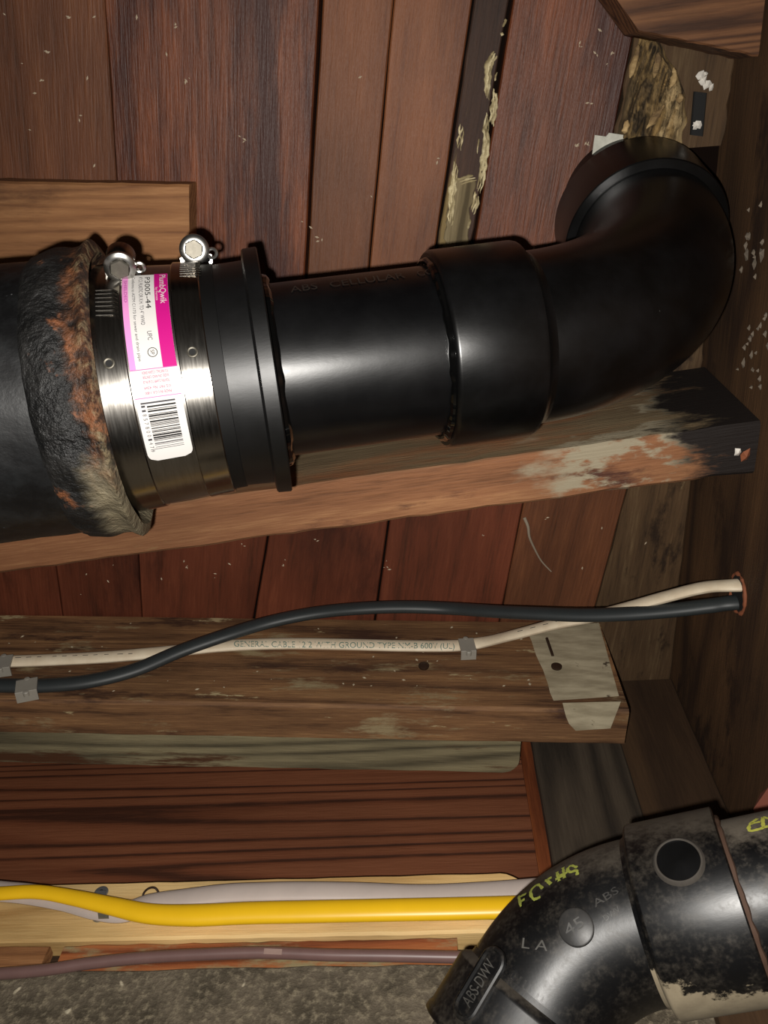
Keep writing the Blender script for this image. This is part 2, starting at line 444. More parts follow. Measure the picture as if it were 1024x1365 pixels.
mud('mudsill_board', at_n(84, 1265, nm), at_n(610, 1265, nm), 'long rust brown mudsill board resting on the concrete', 42, M_mud)
# added dark board standing for the shade in the gap between mudsill pieces
gp = board('mudsill_gap_shade', setz(A2 + NJ * (nm + .0135), zk - .004), setz(at_n(300, 1265, nm + .0135), zk - .004), setz(A2 + NJ * (nm + .0135), zs), setz(at_n(300, 1265, nm + .0135), zs), NJ * .01, M_dark_panel, seed=43)
tag(gp, 'added dark board standing for the shade between the two mudsill pieces', 'board')

# --- subfloor planks
mid0 = tox(r0, r1, -.5); mid1 = tox(r0, r1, .2)
def isect(p, q):     # line p>q in the ceiling plane with the middle line of joist 1
    ax, ay = p.x, p.y; bx, by = q.x - p.x, q.y - p.y
    cx, cy = mid0.x, mid0.y + .03; dx, dy = mid1.x - mid0.x, mid1.y - mid0.y
    t_ = ((cx - ax) * dy - (cy - ay) * dx) / (bx * dy - by * dx)
    return p + (q - p) * t_
def edge_up(x0, y0, x1, y1):
    p, q = onZ(x0, y0, ZC), onZ(x1, y1, ZC)
    top = p + (p - q).normalized() * .22
    return top, isect(p, q)
def edge_lo(x0, y0, x1, y1):
    p, q = onZ(x0, y0, ZC), onZ(x1, y1, ZC)
    return isect(p, q), q + (q - p).normalized() * .16
G = .0011
def plank(ea, eb, mat, seed, ga=G, gb=G, dz=0.0, parent=ceil, seg=12, jit=.0008):
    w0 = (eb[0] - ea[0]).normalized(); w1 = (eb[1] - ea[1]).normalized()
    v = Vector((0, 0, dz))
    return board('plank', ea[0] + w0 * ga + v, ea[1] + w1 * ga + v, eb[0] - w0 * gb + v, eb[1] - w1 * gb + v, UP * .02, mat, parent, seg=seg, ch=.0012, jit=jit, seed=seed)
eu = [edge_up(-420, 0, -360, 300), edge_up(-150, 0, -130, 215), edge_up(139, 0, 154, 215), edge_up(428, 0, 409, 340), edge_up(525, 0, 503, 240), edge_up(631, 0, 582, 330), edge_up(682, 0, 630, 330), edge_up(850, 30, 818, 190)]
mats = [M_plank[0], M_plank[0], M_plank[1], M_plank[2], M_plank[2], M_plank_gap, M_plank[1]]
for i in range(7):
    g_a = .0006 if i in (2, 4) else G * 1.3
    g_b = .0006 if i in (1, 3) else G * 1.3
    if i == 2: g_a = .0002
    plank(eu[i], eu[i + 1], mats[i], 100 + i, g_a, g_b, dz=(.006 if i == 5 else (.001 if i % 2 else 0)), seg=30 if i == 5 else 14, jit=.003 if i == 5 else .0008)
el = [edge_lo(-220, 760, -210, 815), edge_lo(74, 760, 82, 815), edge_lo(184, 740, 188, 815), edge_lo(356, 720, 340, 815), edge_lo(519, 690, 505, 790), edge_lo(700, 660, 672, 800), edge_lo(838, 650, 792, 820)]
for i in range(6):
    plank(el[i], el[i + 1], M_plank_low if i < 5 else M_plank[0], 130 + i, G * (1.2 if i in (3, 4) else .6), G * (1.2 if i in (2, 3) else .6), dz=.001 * (i % 2))
# the last, rotten plank next to the header, cut away round the drain hole
ew_top = (Vector((XW - .001, -.5, ZC)), Vector((XW - .001, 0, ZC)))
def on_edge(e, py):
    best = min((abs(pix(e[0].lerp(e[1], k / 400))[1] - py), k) for k in range(401))[1]
    return e[0].lerp(e[1], best / 400)
def wall_pt(p): return Vector((XW - .0015, p.y, ZC))
q0, q1 = eu[7][0], on_edge(eu[7], 205)
plank((q0, q1), (wall_pt(q0), wall_pt(q1)), M_plank_rot, 160, 0.001, 0, dz=.004, seg=30, jit=.004)
q0, q1 = on_edge(eu[7], 330), eu[7][1]
plank((q0, q1), (wall_pt(q0), wall_pt(q1)), M_plank_rot, 161, 0.001, 0, dz=.003, seg=20, jit=.002)
q0, q1 = el[6]
plank((q0, q1), (wall_pt(q0), wall_pt(q1)), M_plank_rot, 162, 0.001, 0, dz=.002, seg=20, jit=.002)

# --- short scrap board at top left, flat under the subfloor
zt = ZC - .028
h0, h1 = onZ(-200, 238, zt), onZ(252, 246, zt)
l0, l1 = onZ(-200, 520, zt), onZ(254, 520, zt)
sb = board('scrap_board', h0, h1, l0, l1, UP * .0275, M_block, seg=30, ch=.002, jit=.0012, seed=52)
tag(sb, 'short tan board with sawn right end fixed under the planks at upper left', 'board')
# --- brace at the top right corner
zb = ZC - .055
c0, c1 = onZ(853, 42, zb), onZ(1060, 86, zb)
e0_, e1_ = onZ(780, -60, zb), onZ(1100, -60, zb)
br = board('brace_board', c0, Vector((XW - .002, tox(c0, c1, XW - .002).y, zb)), e0_, Vector((XW - .002, e0_.y - .03, zb)), UP * .054, M_brace, seg=20, seed=61, jit=.0015)
tag(br, 'brown rough board with pale streaks at the top right corner', 'board')
# ------------------------------------------------------------------ materials: pipes
def abs_mat(name, base='#050506', rough=.33, dust=0.0, dustcol='#625a4f', mud=None, scratch=.5, dustdir=None):
    t = MT(name, rough, 0, .5)
    n = t.noise(t.obj, 30, 4, .55)
    c = t.mix(t.step(n, .3, .8), srgb(base), srgb('#0c0c0d'))
    sc = t.noise(t.scale(t.obj, (1, 1, .35)), 75, 5, .7)
    c = t.mix(t.math('MULTIPLY', t.step(sc, .74, .80), scratch), c, srgb('#77756f'))
    rr = t.math('ADD', t.math('MULTIPLY', t.math('SUBTRACT', n, .5), .12), rough)
    if dust:
        d1 = t.noise(t.obj, 75, 6, .66); d2 = t.noise(t.obj, 380, 3, .6)
        mm = t.math('ADD', d1, t.math('MULTIPLY', t.math('SUBTRACT', d2, .5), .5))
        if dustdir:     # settled on one side of the pipe
            dq_ = t.nt.nodes.new('ShaderNodeVectorMath'); dq_.operation = 'DOT_PRODUCT'
            t.l(t.tc.outputs['Normal'], dq_.inputs[0]); dq_.inputs[1].default_value = dustdir
            mm = t.math('ADD', mm, t.math('MULTIPLY', t.step(dq_.outputs['Value'], .66, .99), .5))
        m = t.math('MULTIPLY', t.step(mm, .42, 1.05), dust)
        c = t.mix(m, c, srgb(dustcol))
        rr = t.math('ADD', rr, t.math('MULTIPLY', m, .4))
    if mud:      # dried mud on one side, edge broken by noise: (direction in local space, lo, hi, colour)
        d, lo, hi, mc = mud
        dp_ = t.nt.nodes.new('ShaderNodeVectorMath'); dp_.operation = 'DOT_PRODUCT'
        t.l(t.obj, dp_.inputs[0]); dp_.inputs[1].default_value = d
        w = t.math('ADD', dp_.outputs['Value'], t.math('MULTIPLY', t.math('SUBTRACT', t.noise(t.obj, 55, 5, .65), .5), .05))
        m = t.step(w, lo, hi)
        mcol = t.mix(t.noise(t.obj, 90, 5, .6), srgb(mc), srgb('#a3967c'))
        c = t.mix(t.math('MULTIPLY', m, .92), c, mcol); rr = t.math('ADD', rr, t.math('MULTIPLY', m, .5))
    t.color(c); t.rough(rr); t.bump(t.math('ADD', sc, n), .08, .001)
    return t.m
M_abs = abs_mat('black_abs', rough=.33)
M_abs_fit = abs_mat('black_abs_fitting', base='#040404', rough=.31)
M_glue = plain('wet_black_cement', '#060606', .06, 0, .6)
M_rubber = plain('black_rubber', '#060606', .55, 0, .3, nz=.2)
M_abs_ad = abs_mat('black_abs_adapter', base='#050505', rough=.43)
t = MT('cast_iron_tar', .42, 0, .5)
n = t.noise(t.obj, 60, 6, .65); n2 = t.noise(t.obj, 18, 4, .6)
c = t.mix(t.step(n, .4, .72), srgb('#070708'), srgb('#151617'))
c = t.mix(t.step(t.noise(t.obj, 150, 3, .6), .70, .76), c, srgb('#4d4f50'))
t.color(c); t.rough(t.math('ADD', t.math('MULTIPLY', n2, .5), .22)); t.bump(n, .3, .002)
M_iron = t.m
t = MT('rusty_hub', .62, 0, .4)
n = t.noise(t.obj, 48, 6, .68); n2 = t.noise(t.obj, 26, 5, .62, .4); n3 = t.noise(t.obj, 110, 5, .65)
zz = t.xyz()[2]; yy = t.xyz()[1]
c = t.mix(t.step(n, .38, .72), srgb('#080808'), srgb('#222120'))
zw = t.math('ADD', zz, t.math('MULTIPLY', t.math('SUBTRACT', n2, .5), .03))
rim_m = t.step(zw, .010, .020)
rust = t.mix(t.step(n3, .35, .65), srgb('#2c1e16'), srgb('#6c4227'))
c = t.mix(t.math('MULTIPLY', rim_m, t.step(n, .36, .56)), c, rust)
c = t.mix(t.math('MULTIPLY', t.step(zw, .018, .026), t.step(n3, .46, .62)), c, srgb('#71644c'))
c = t.mix(t.math('MULTIPLY', t.step(n2, .56, .64), t.step(n3, .45, .58)), c, srgb('#6e4329'))
lowm = t.step(t.math('ADD', yy, t.math('MULTIPLY', t.math('SUBTRACT', n2, .5), .10)), .030, .062)
c = t.mix(t.math('MULTIPLY', lowm, t.step(zw, .002, .016)), c, t.mix(n3, srgb('#3f3a2f'), srgb('#857a62')))
t.color(c); t.rough(t.math('ADD', t.math('MULTIPLY', n2, .5), .3)); t.bump(t.math('ADD', n, n3), .9, .004)
M_rust = t.m
def steel(name, base, rough, aniso=.0):
    t = MT(name, rough, 1.0)
    br = t.noise(t.scale(t.obj, (1, 1, 14)), 60, 4, .6)
    c = t.mix(br, srgb(base), srgb('#a5a19b'))
    t.color(c); t.rough(t.math('ADD', t.math('MULTIPLY', br, .12), rough - .06)); return t.m
M_steel = steel('stainless_band', '#8d8983', .21)
M_steel2 = steel('stainless_shield', '#85817b', .30)
M_chrome = plain('bright_steel', '#b5b3ae', .28, 1.0)
M_chrome_d = plain('screw_steel', '#6f6b62', .55, 1.0, nz=.25, nsc=300)
M_black = plain('hole_shade', '#050505', .8)  # flat black standing for the shade inside the holes and the slot

# ------------------------------------------------------------------ the main drain run
E0, E1 = P(0, 543, .535), P(800, 440, .583)
u = (E1 - E0).normalized()
def s_of(px):
    lo, hi = -.6, 1.2
    for _ in range(50):
        m = (lo + hi) / 2
        if pix(E0 + u * m)[0] < px: lo = m
        else: hi = m
    return lo
e1_dir = (C - (E0 + u * s_of(400))); e1_dir = (e1_dir - u * e1_dir.dot(u)).normalized()
e2_dir = u.cross(e1_dir)
def axis_M(s):
    o = E0 + u * s
    return Matrix(((e1_dir.x, e2_dir.x, u.x, o.x), (e1_dir.y, e2_dir.y, u.y, o.y), (e1_dir.z, e2_dir.z, u.z, o.z), (0, 0, 0, 1)))
def cyl(s, th, r): return E0 + u * s + e1_dir * (r * math.cos(th)) + e2_dir * (r * math.sin(th))
def pix2cyl(px, py, rf):
    """first hit of a pixel ray with a surface r = rf(s)"""
    r_ = ray(px, py)
    d = .2
    while d < .8:
        p = C + r_ * d; w = p - E0; s = w.dot(u); q = w - u * s
        if q.length < rf(s): break
        d += .0002
    return s, math.atan2(q.dot(e2_dir), q.dot(e1_dir))

# cast iron pipe
sH0, sH1 = s_of(112), s_of(166)
ci = empty('cast_iron_pipe', E0 + u * s_of(0))
tag(ci, 'old black tarred cast iron pipe with a rusty hub at the left edge', 'pipe')
def dn(a, sc):
    return lambda s, th, r: a * noise.fractal(Vector((math.cos(th) * r * sc, math.sin(th) * r * sc, s * sc)), 1.0, 2.0, 4)
Mh = axis_M(sH0)
body = [(-.5 + .5 * k / 60, .0875) for k in range(60)] + [(.002, .087), (.012, .087)]
lathe('body', body, M_iron, Mh, ci, 120, dn(.0012, 25))
LH = sH1 - sH0
hp = [(-.014, .086), (-.009, .0905), (0, .0925)]
for k in range(1, 12): hp.append((LH * .80 * k / 12, .0925 + .0006 * math.sin(k * .6)))
hp += [(LH * .84, .0945), (LH * .92, .0955), (LH * .97, .094), (LH, .091), (LH + .001, .088), (LH - .004, .083), (LH - .02, .080)]
lathe('hub', hp, M_rust, Mh, ci, 160, dn(.0020, 26))['label'] = 'rusty flaking hub'

# stainless shielded coupling
sB0, sB1 = s_of(162), s_of(292)
LB = sB1 - sB0
def r_band(s): return .0785 + (.0745 - .0785) * (s - sB0) / LB
Mb = axis_M(sB0)
cp = empty('pipe_coupling', E0 + u * sB0)
tag(cp, 'shiny stainless shielded coupling with magenta and white label and two hex screws', 'coupling')
def rl(x): return r_band(sB0 + x)
lathe('rubber_sleeve', [(-.006, rl(0) - .004), (-.006, rl(0) - .0016), (LB + .008, rl(LB) - .0012), (LB + .009, rl(LB) - .004)], M_rubber, Mb, cp, 128)
lathe('shield', [(.001, rl(0) - .001), (.001, rl(0)), (LB * .5, rl(LB * .5)), (LB - .001, rl(LB)), (LB - .001, rl(LB) - .001)], M_steel2, Mb, cp, 160)
clamps = []
for (f0_, f1_) in ((0.0, .29), (.735, 1.0)):
    x0, x1 = LB * f0_, LB * f1_
    prof = [(x0, rl(x0) - .0005), (x0, rl(x0) + .0008), (x0 + .0006, rl(x0) + .0013), (x1 - .0006, rl(x1) + .0013), (x1, rl(x1) + .0008), (x1, rl(x1) - .0005)]
    clamps.append(lathe('clamp_band', prof, M_steel, Mb, cp, 160))
def hexa(name, M, parent, mat, r, h, z0=0, n=6, bev=.0006):
    vs_ = []
    for (rr, z) in ((r, z0), (r, z0 + h - bev), (r - bev, z0 + h)):
        for k in range(n): a_ = 2 * math.pi * k / n; vs_.append(Vector((rr * math.cos(a_), rr * math.sin(a_), z)))
    fs_ = [(i * n + k, i * n + (k + 1) % n, (i + 1) * n + (k + 1) % n, (i + 1) * n + k) for i in range(2) for k in range(n)]
    fs_.append(tuple(2 * n + k for k in range(n)))
    return mk(name, vs_, fs_, mat, M, parent, smooth=False)
for ci_, (hx, hy) in enumerate(((160, 355), (259, 330))):
    cb = clamps[ci_]
    # the screw lies tangentially on the clamp, head towards the viewer
    sc_ = s_of(hx)
    for _ in range(6):
        rr = r_band(sc_) + .0085
        th = min((abs(pix(cyl(sc_, -math.pi * k / 400, rr))[1] - hy), -math.pi * k / 400) for k in range(120, 230))[1]
        sc_ += (hx - pix(cyl(sc_, th, rr))[0]) * .5 / F
    p = cyl(sc_, th, rr)
    tang = (e1_dir * math.sin(-th) + e2_dir * math.cos(th)).normalized()     # towards viewer
    tdir = (-(e1_dir * -math.sin(th)) ) 
    tang = (-e1_dir * math.sin(th) + e2_dir * math.cos(th)).normalized()
    radial = (e1_dir * math.cos(th) + e2_dir * math.sin(th)).normalized()
    Ms = frame(p, u, tang)            # z = tangent (towards viewer)
    Mo = Ms
    hz = lathe('screw_housing', [(-.016, .0), (-.016, .0075), (-.0145, .0086), (-.002, .0086), (0, .0075), (0, .0)], M_steel, Mo, cp, 32)
    wa = lathe('screw_collar', [(-.001, .0), (-.001, .0088), (.0005, .0094), (.0022, .0092), (.0034, .0074), (.0034, .0058), (.0018, .0056)], M_chrome, Mo, cp, 40)
    hexa('screw_head', Mo @ Matrix.Rotation(.3, 4, 'Z'), wa, M_chrome_d, .0062, .0042, .001)
    # saddle legs and side tabs
    for sg in (-1, 1):
        q = p + u * (sg * .0088) - tang * .014 - radial * .004
        box('saddle_tab', q - u * .0012, tang * .011, u * .0024, -radial * .0055, M_chrome, hz, ch=.0005)
    torus('side_rivet', .0028, .0012, M_chrome, frame(p + u * .0105 - tang * .003 - radial * .0035, u, tang), hz, 20, 8)
    # slots of the worm thread below the screw
    for k in range(8):
        a_ = th + .17 + k * .042; sc2 = sc_ - (.009 if ci_ == 0 else .003)
        if a_ > -.55: break
        w_ = .0062
        pts = [cyl(sc2 - w_ + 2 * w_ * j / 6, a_ + .016 * (j / 6 - .5) + (.02 if j == 6 else 0), r_band(sc2) + .0016) for j in range(7)]
        sweep('thread_ridge', pts, .0004, .0005, e1_dir, M_steel, cb, sub=2, seg=6)
# rivets
for (px, py) in ((146, 485), (257, 470)):
    s, th = pix2cyl(px, py, r_band)
    rad = (e1_dir * math.cos(th) + e2_dir * math.sin(th))
    p = cyl(s, th, r_band(s) + .0014)
    Mr = frame(p, u, rad)
    rv = lathe('rivet', [(0, .0034), (.0006, .0032), (.0009, .0026), (.0006, .0019), (0.0, .0018)], M_chrome_d, Mr, cp, 24)
    lathe('rivet_hole', [(.0002, .0), (.0002, .0019)], M_black, Mr, rv, 16)

# ---- the label
M_white = plain('label_white', '#c4c1be', .6, 0, .15, nz=.01)
M_mag = plain('label_magenta', '#ad0f70', .6, 0, .15)
M_pink = plain('label_pink', '#cf84ba', .6, 0, .15)
M_ink = plain('label_black_ink', '#0a0a0b', .6, 0, .15)
M_ink2 = plain('label_grey_ink', '#3c3b40', .6, 0, .15)
M_red = plain('label_red_ink', '#b82a66', .6, 0, .15)
M_mag2 = plain('label_purple_ink', '#9a3c86', .5)
def rlab(s): return r_band(s) + .0014
sA, tA = pix2cyl(173, 492, rlab); sBq, tBq = pix2cyl(236, 486, rlab)
_, t_top = pix2cyl(216, 366, rlab); _, t_red = pix2cyl(201, 492, rlab); _, t_bar = pix2cyl(207, 529, rlab); _, t_end = pix2cyl(236, 609, rlab)
W_ = sBq - sA
def lab(v_, tpos, off=0.0):      # v_ 0..1 across (left to right), tpos angle
    s = sA + W_ * v_; return cyl(s, tpos, rlab(s) + off)
def patch(name, v0, v1, ta, tb, off, mat, parent, nv=4, nt=36, corner=0):
    vs_, fs_ = [], []
    for i in range(nt + 1):
        tt = ta + (tb - ta) * i / nt
        a_, b_ = v0, v1
        if corner:
            dist = abs(tb - tt) * .078
            if dist < corner:
                q = corner - math.sqrt(max(0, corner ** 2 - (corner - dist) ** 2))
                a_ += q / W_; b_ -= q / W_
        for k in range(nv + 1): vs_.append(lab(a_ + (b_ - a_) * k / nv, tt, off))
    for i in range(nt):
        for k in range(nv): q = i * (nv + 1) + k; fs_.append((q, q + 1, q + nv + 2, q + nv + 1))
    return mk(name, vs_, fs_, mat, None, parent)
lb = patch('label', 0, 1, t_top, t_end, 0.0002, M_white, cp, 6, 80, corner=.005)
lb['label'] = 'white and magenta printed sticker with barcode'
patch('magenta_stripe', .70, 1, t_top, t_red, .0005, M_mag, lb)
patch('pink_stripe', 0, .13, t_top, t_red, .0005, M_pink, lb)
patch('rule', 0, 1, t_red - .004, t_red + .002, .0007, M_mag2, lb, nt=2)
patch('rule', 0, 1, t_bar - .004, t_bar + .002, .0007, M_mag2, lb, nt=2)
def label_text(body, v_base, t0, t1, hv, mat, name='printed_text', bold=0):
    """reads down the picture: text x > angle, text y > across to the right"""
    v, f = text_geo(body)
    xs = [p.x for p in v]; x0, x1 = min(xs), max(xs)
    vs_ = [lab(v_base + p.y / .7 * hv, t0 + (t1 - t0) * (p.x - x0) / (x1 - x0), .0008) for p in v]
    return mk(name, vs_, f, mat, None, lb, smooth=False)
def label_text_rot(body, tpos, v0, v1, ht, mat, name='printed_text'):
    """upside-down rows of the red block: text x > towards the left"""
    v, f = text_geo(body)
    xs = [p.x for p in v]; x0, x1 = min(xs), max(xs)
    vs_ = [lab(v1 + (v0 - v1) * (p.x - x0) / (x1 - x0), tpos + p.y / .7 * ht, .0008) for p in v]
    return mk(name, vs_, f, mat, None, lb, smooth=False)
Tt = t_red - t_top
tt = lambda q: t_top + Tt * q
label_text('PlumbQwik', .82, tt(.03), tt(.42), .14, M_white)
label_text('by Fernco', .73, tt(.22), tt(.38), .05, M_white)
label_text('P3005-44', .50, tt(.06), tt(.46), .115, M_ink)
label_text('4" C.I. PLASTIC OR X.H. TO 4" WWD', .365, tt(.05), tt(.62), .085, M_ink2)
label_text('Conforms to ASTM C1173 for sewer and drain pipe', .215, tt(.05), tt(.93), .065, M_ink2)
label_text('SHIELDED', .045, tt(.10), tt(.38), .065, M_mag2)
label_text('UPC', .47, tt(.68), tt(.76), .10, M_ink2)
label_text('SP', .49, tt(.845), tt(.885), .08, M_ink)
# round mark
cvs, cfs = [], []
for k in range(24):
    a_ = 2 * math.pi * k / 24
    for rr in (.0024, .0028):
        cvs.append(lab(.53 + rr * math.cos(a_) / W_, tt(.865) + rr * math.sin(a_) / .078, .0008))
for k in range(24): a_ = 2 * k; b_ = (2 * k + 2) % 48; cfs.append((a_, a_ + 1, b_ + 1, b_))
mk('round_mark', cvs, cfs, M_ink, None, lb, smooth=False)
Tr = t_bar - t_red
rows = ['TO INSTALL: CLEAN ENDS', 'SLIDE ON AND CENTER', 'TIGHTEN CLAMPS TO 60 IN LB', 'U.S. PAT. No. 4,564', 'MADE IN U.S.A. 1-800']
for k, (r_, q) in enumerate(zip(rows, (.12, .28, .45, .66, .84))):
    label_text_rot(r_, t_red + Tr * (q - .05), .24, .80, Tr * .10, M_red)
Tb = t_end - t_bar
rb = random.Random(11)
pos = .06; bi = 0
while pos < .80:
    w_ = rb.choice([.008, .010, .016, .024]); guard = pos < .11 or pos > .68
    patch('barcode_bar', (.10 if pos < .075 or pos > .78 else .22) , .84, t_bar + Tb * pos, t_bar + Tb * (pos + w_), .0007, M_ink if .09 < pos < .68 else M_ink2, lb, nv=2, nt=1)
    pos += w_ + rb.choice([.007, .009, .012, .02] if .2 < pos < .62 else [.012, .022, .03]); bi += 1
for k, d_ in enumerate('118578001479'):
    t0 = t_bar + Tb * (.10 + k * .063)
    label_text(d_, .10, t0, t0 + Tb * .030, .085, M_ink2)

# ---- ABS adapter (spigot in the coupling, socket with a raised lip)
sL0, sL1 = s_of(346), s_of(366)
ad = empty('pipe_adapter', E0 + u * sB1)
tag(ad, 'black plastic adapter with a raised lip beside the steel coupling', 'pipe fitting')
Ma = axis_M(sB1)
xa = sL0 - sB1; xb = sL1 - sB1
lathe('body', [(-.02, .0715), (xa + .003, .0735)], M_abs_ad, Ma, ad, 128)
lathe('lip', [(xa - .0008, .0730), (xa, .0792), (xa + .0010, .0803), (xb - .0008, .0808), (xb, .0800), (xb + .0002, .0635), (xb - .012, .0605)], M_abs_ad, Ma, ad, 128)
torus('cement_bead', .0600, .0036, M_glue, axis_M(sL1 + .0008), ad, 120, 10, lambda th: 1 + .45 * noise.noise(Vector((math.cos(th) * 6, math.sin(th) * 6, 2))))
lathe('molded_tab', [(0, .0), (.0, .006), (.0012, .0065), (.004, .0055), (.004, 0)], M_abs_fit, frame(cyl(s_of(296) , -1.52, .0745), u, -e2_dir), ad, 24)

# ---- straight ABS pipe
sP1 = s_of(579)
pp_ = empty('drain_pipe', E0 + u * sL1)
tag(pp_, 'straight length of glossy black plastic pipe between adapter lip and elbow', 'pipe')
Mp = axis_M(sL1)
tube = lathe('tube', [(-.015 + (sP1 - sL1 + .03) * k / 12, .0572) for k in range(13)], M_abs, Mp, pp_, 128)
# embossed lettering along the top of the pipe
M_emb = abs_mat('raised_abs_lettering', base='#2a2825', rough=.3)
def pipe_text(body, pa, pb, r, h, mat, parent, off=.0006):
    s0_, t0_ = pix2cyl(pa[0], pa[1], lambda s: r); s1_, t1_ = pix2cyl(pb[0], pb[1], lambda s: r)
    v, f = text_geo(body); xs = [p.x for p in v]; x0, x1 = min(xs), max(xs)
    n_ = len(v); vs_ = []
    for o_ in (off, -.0002):
        for p in v:
            q = (p.x - x0) / (x1 - x0)
            vs_.append(cyl(s0_ + (s1_ - s0_) * q, t0_ + (t1_ - t0_) * q - p.y / .7 * h / r, r + o_))
    return mk('raised_lettering', vs_, f, mat, None, parent, smooth=False)
pipe_text('ABS', (388, 391), (424, 386), .0572, .0085, M_emb, tube)
pipe_text('CELLULAR', (441, 384), (541, 371), .0572, .0085, M_emb, tube)
pipe_text('CO', (558, 369), (580, 366), .0572, .0085, M_emb, tube)

# ---- elbow
sE0 = s_of(692)
elb = empty('pipe_elbow', E0 + u * sE0)
tag(elb, 'large glossy black elbow turning up through the ragged hole at top right', 'pipe elbow')
Mc = axis_M(sP1)
LHb = sE0 - sP1
hub = lathe('socket', [(.012, .0565), (.0, .0590), (0, .0650), (.001, .0662), (.003, .0668), (LHb - .004, .0672), (LHb - .0015, .0665), (LHb, .0645), (LHb + .004, .0600), (LHb + .007, .0592)], M_abs_fit, Mc, elb, 128)
torus('cement_bead', .0595, .0030, M_glue, axis_M(sP1 - .0006), hub, 120, 10, lambda th: 1 + .5 * noise.noise(Vector((math.cos(th) * 7, math.sin(th) * 7, 5))))
PHI = math.radians(43)
w = (-DOWN * math.sin(PHI) + FWD * math.cos(PHI)); w = (w - u * w.dot(u)).normalized()
RB = .146; RT = .0592
S0e = E0 + u * (sE0 + .004)
ctr = S0e + w * RB
nrm = u.cross(w)
def bend_mesh(name, S, d0, d1, RB, RT, ang, mat, parent, n=40, seg=96, pre=0.0):
    """tube from S along d0 turning towards d1 (unit, perpendicular to d0)"""
    ctr = S + d1 * RB; nn = d0.cross(d1)
    M = Matrix(((d0.x, d1.x, nn.x, ctr.x), (d0.y, d1.y, nn.y, ctr.y), (d0.z, d1.z, nn.z, ctr.z), (0, 0, 0, 1)))
    vs_, fs_ = [], []
    for i in range(n + 1):
        a_ = ang * i / n
        cen = Vector((RB * math.sin(a_), -RB * math.cos(a_), 0)); out = Vector((math.sin(a_), -math.cos(a_), 0)); zz_ = Vector((0, 0, 1))
        for k in range(seg):
            th = 2 * math.pi * k / seg
            vs_.append(cen + out * (RT * math.cos(th)) + zz_ * (RT * math.sin(th)))
    for i in range(n):
        for k in range(seg):
            q, r_ = i * seg + k, i * seg + (k + 1) % seg
            fs_.append((q, q + seg, r_ + seg, r_))
    o = mk(name, vs_, fs_, mat, M, parent)
    d = M.to_3x3() @ Vector((math.cos(ang), math.sin(ang), 0))
    pos_ = M @ Vector((RB * math.sin(ang), -RB * math.cos(ang), 0))
    return o, pos_, d
bend, pend, dend = bend_mesh('bend', S0e, u, w, RB, RT, math.radians(81), M_abs_fit, elb)
def ax_frame(p, d, ref):
    d = d.normalized(); x = (ref - d * ref.dot(d)).normalized(); y = d.cross(x)
    return Matrix(((x.x, y.x, d.x, p.x), (x.y, y.y, d.y, p.y), (x.z, y.z, d.z, p.z), (0, 0, 0, 1)))
Mt = ax_frame(pend, dend, -FWD)
lathe('socket', [(-.003, .0592), (0, .0594), (.0005, .0660), (.0014, .0668), (.048, .0668), (.050, .066), (.050, .058)], M_abs_fit, Mt, elb, 128)
rs = lathe('riser_pipe', [(.052, .0572), (.085, .0572)], M_abs, Mt, None, 96)
tag(rs, 'short black riser pipe going from the elbow up into the floor hole', 'pipe')
# ------------------------------------------------------------------ lower dusty drain
K3 = .80                                          # a three inch line
def KS(l): return [(x * K3, r * K3) for x, r in l]
Q0, Q1 = P(1015, 1197, .612 * K3), P(850, 1228, .636 * K3)
L_ = (Q1 - Q0).normalized()                       # towards the left
def q_of(px):
    lo, hi = -.6, .6
    for _ in range(50):
        m = (lo + hi) / 2
        if pix(Q0 + L_ * m)[0] > px: lo = m
        else: hi = m
    return lo
refL = C - Q1
MUD_D = lambda M: tuple((M.to_3x3().inverted() @ (DOWN * .97 + FWD * .1).normalized()))
qa, qb = q_of(990), q_of(868)
Mq = ax_frame(Q0 + L_ * qa, L_, refL)
DD = lambda M: tuple((M.to_3x3().inverted() @ (-DOWN + FWD * .2).normalized()))
M_mudhub = abs_mat('muddy_abs_hub', rough=.36, dust=.42, dustdir=DD(Mq), mud=(MUD_D(Mq), .0215, .0255, '#6f6350'))
M_mudpipe = abs_mat('muddy_abs_pipe', rough=.4, dust=.8, dustdir=DD(Mq), mud=(MUD_D(Mq), .0150, .0210, '#6f6350'))
xr = (XW - .002 - (Q0 + L_ * qa).x) / L_.x
lp = lathe('drain_pipe', [(xr - .01, .0572 * K3), (xr * .5, .0572 * K3), (.008, .0572 * K3)], M_mudpipe, Mq, None, 96)
tag(lp, 'dusty black drain pipe with yellow crayon letters entering at the right edge', 'pipe')
le = empty('pipe_elbow', Q0 + L_ * qb)
tag(le, 'dusty black elbow with raised marks and yellow crayon writing, lower right', 'pipe elbow')
Lh = qb - qa
Lh = Lh / K3
hub1 = lathe('socket', KS([(.01, .0565), (.0, .0585), (0, .0670), (.001, .0682), (Lh - .0025, .0685), (Lh - .001, .0678), (Lh, .0665), (Lh + .002, .0605), (Lh + .005, .0590)]), M_mudhub, Mq, le, 128)
torus('cement_bead', .0590 * K3, .0022, plain('brown_cement', '#4c3a30', .4), ax_frame(Q0 + L_ * (qa - .0006), L_, refL), hub1, 90, 8, lambda th: 1 + .5 * noise.noise(Vector((math.cos(th) * 7, math.sin(th) * 7, 9))))
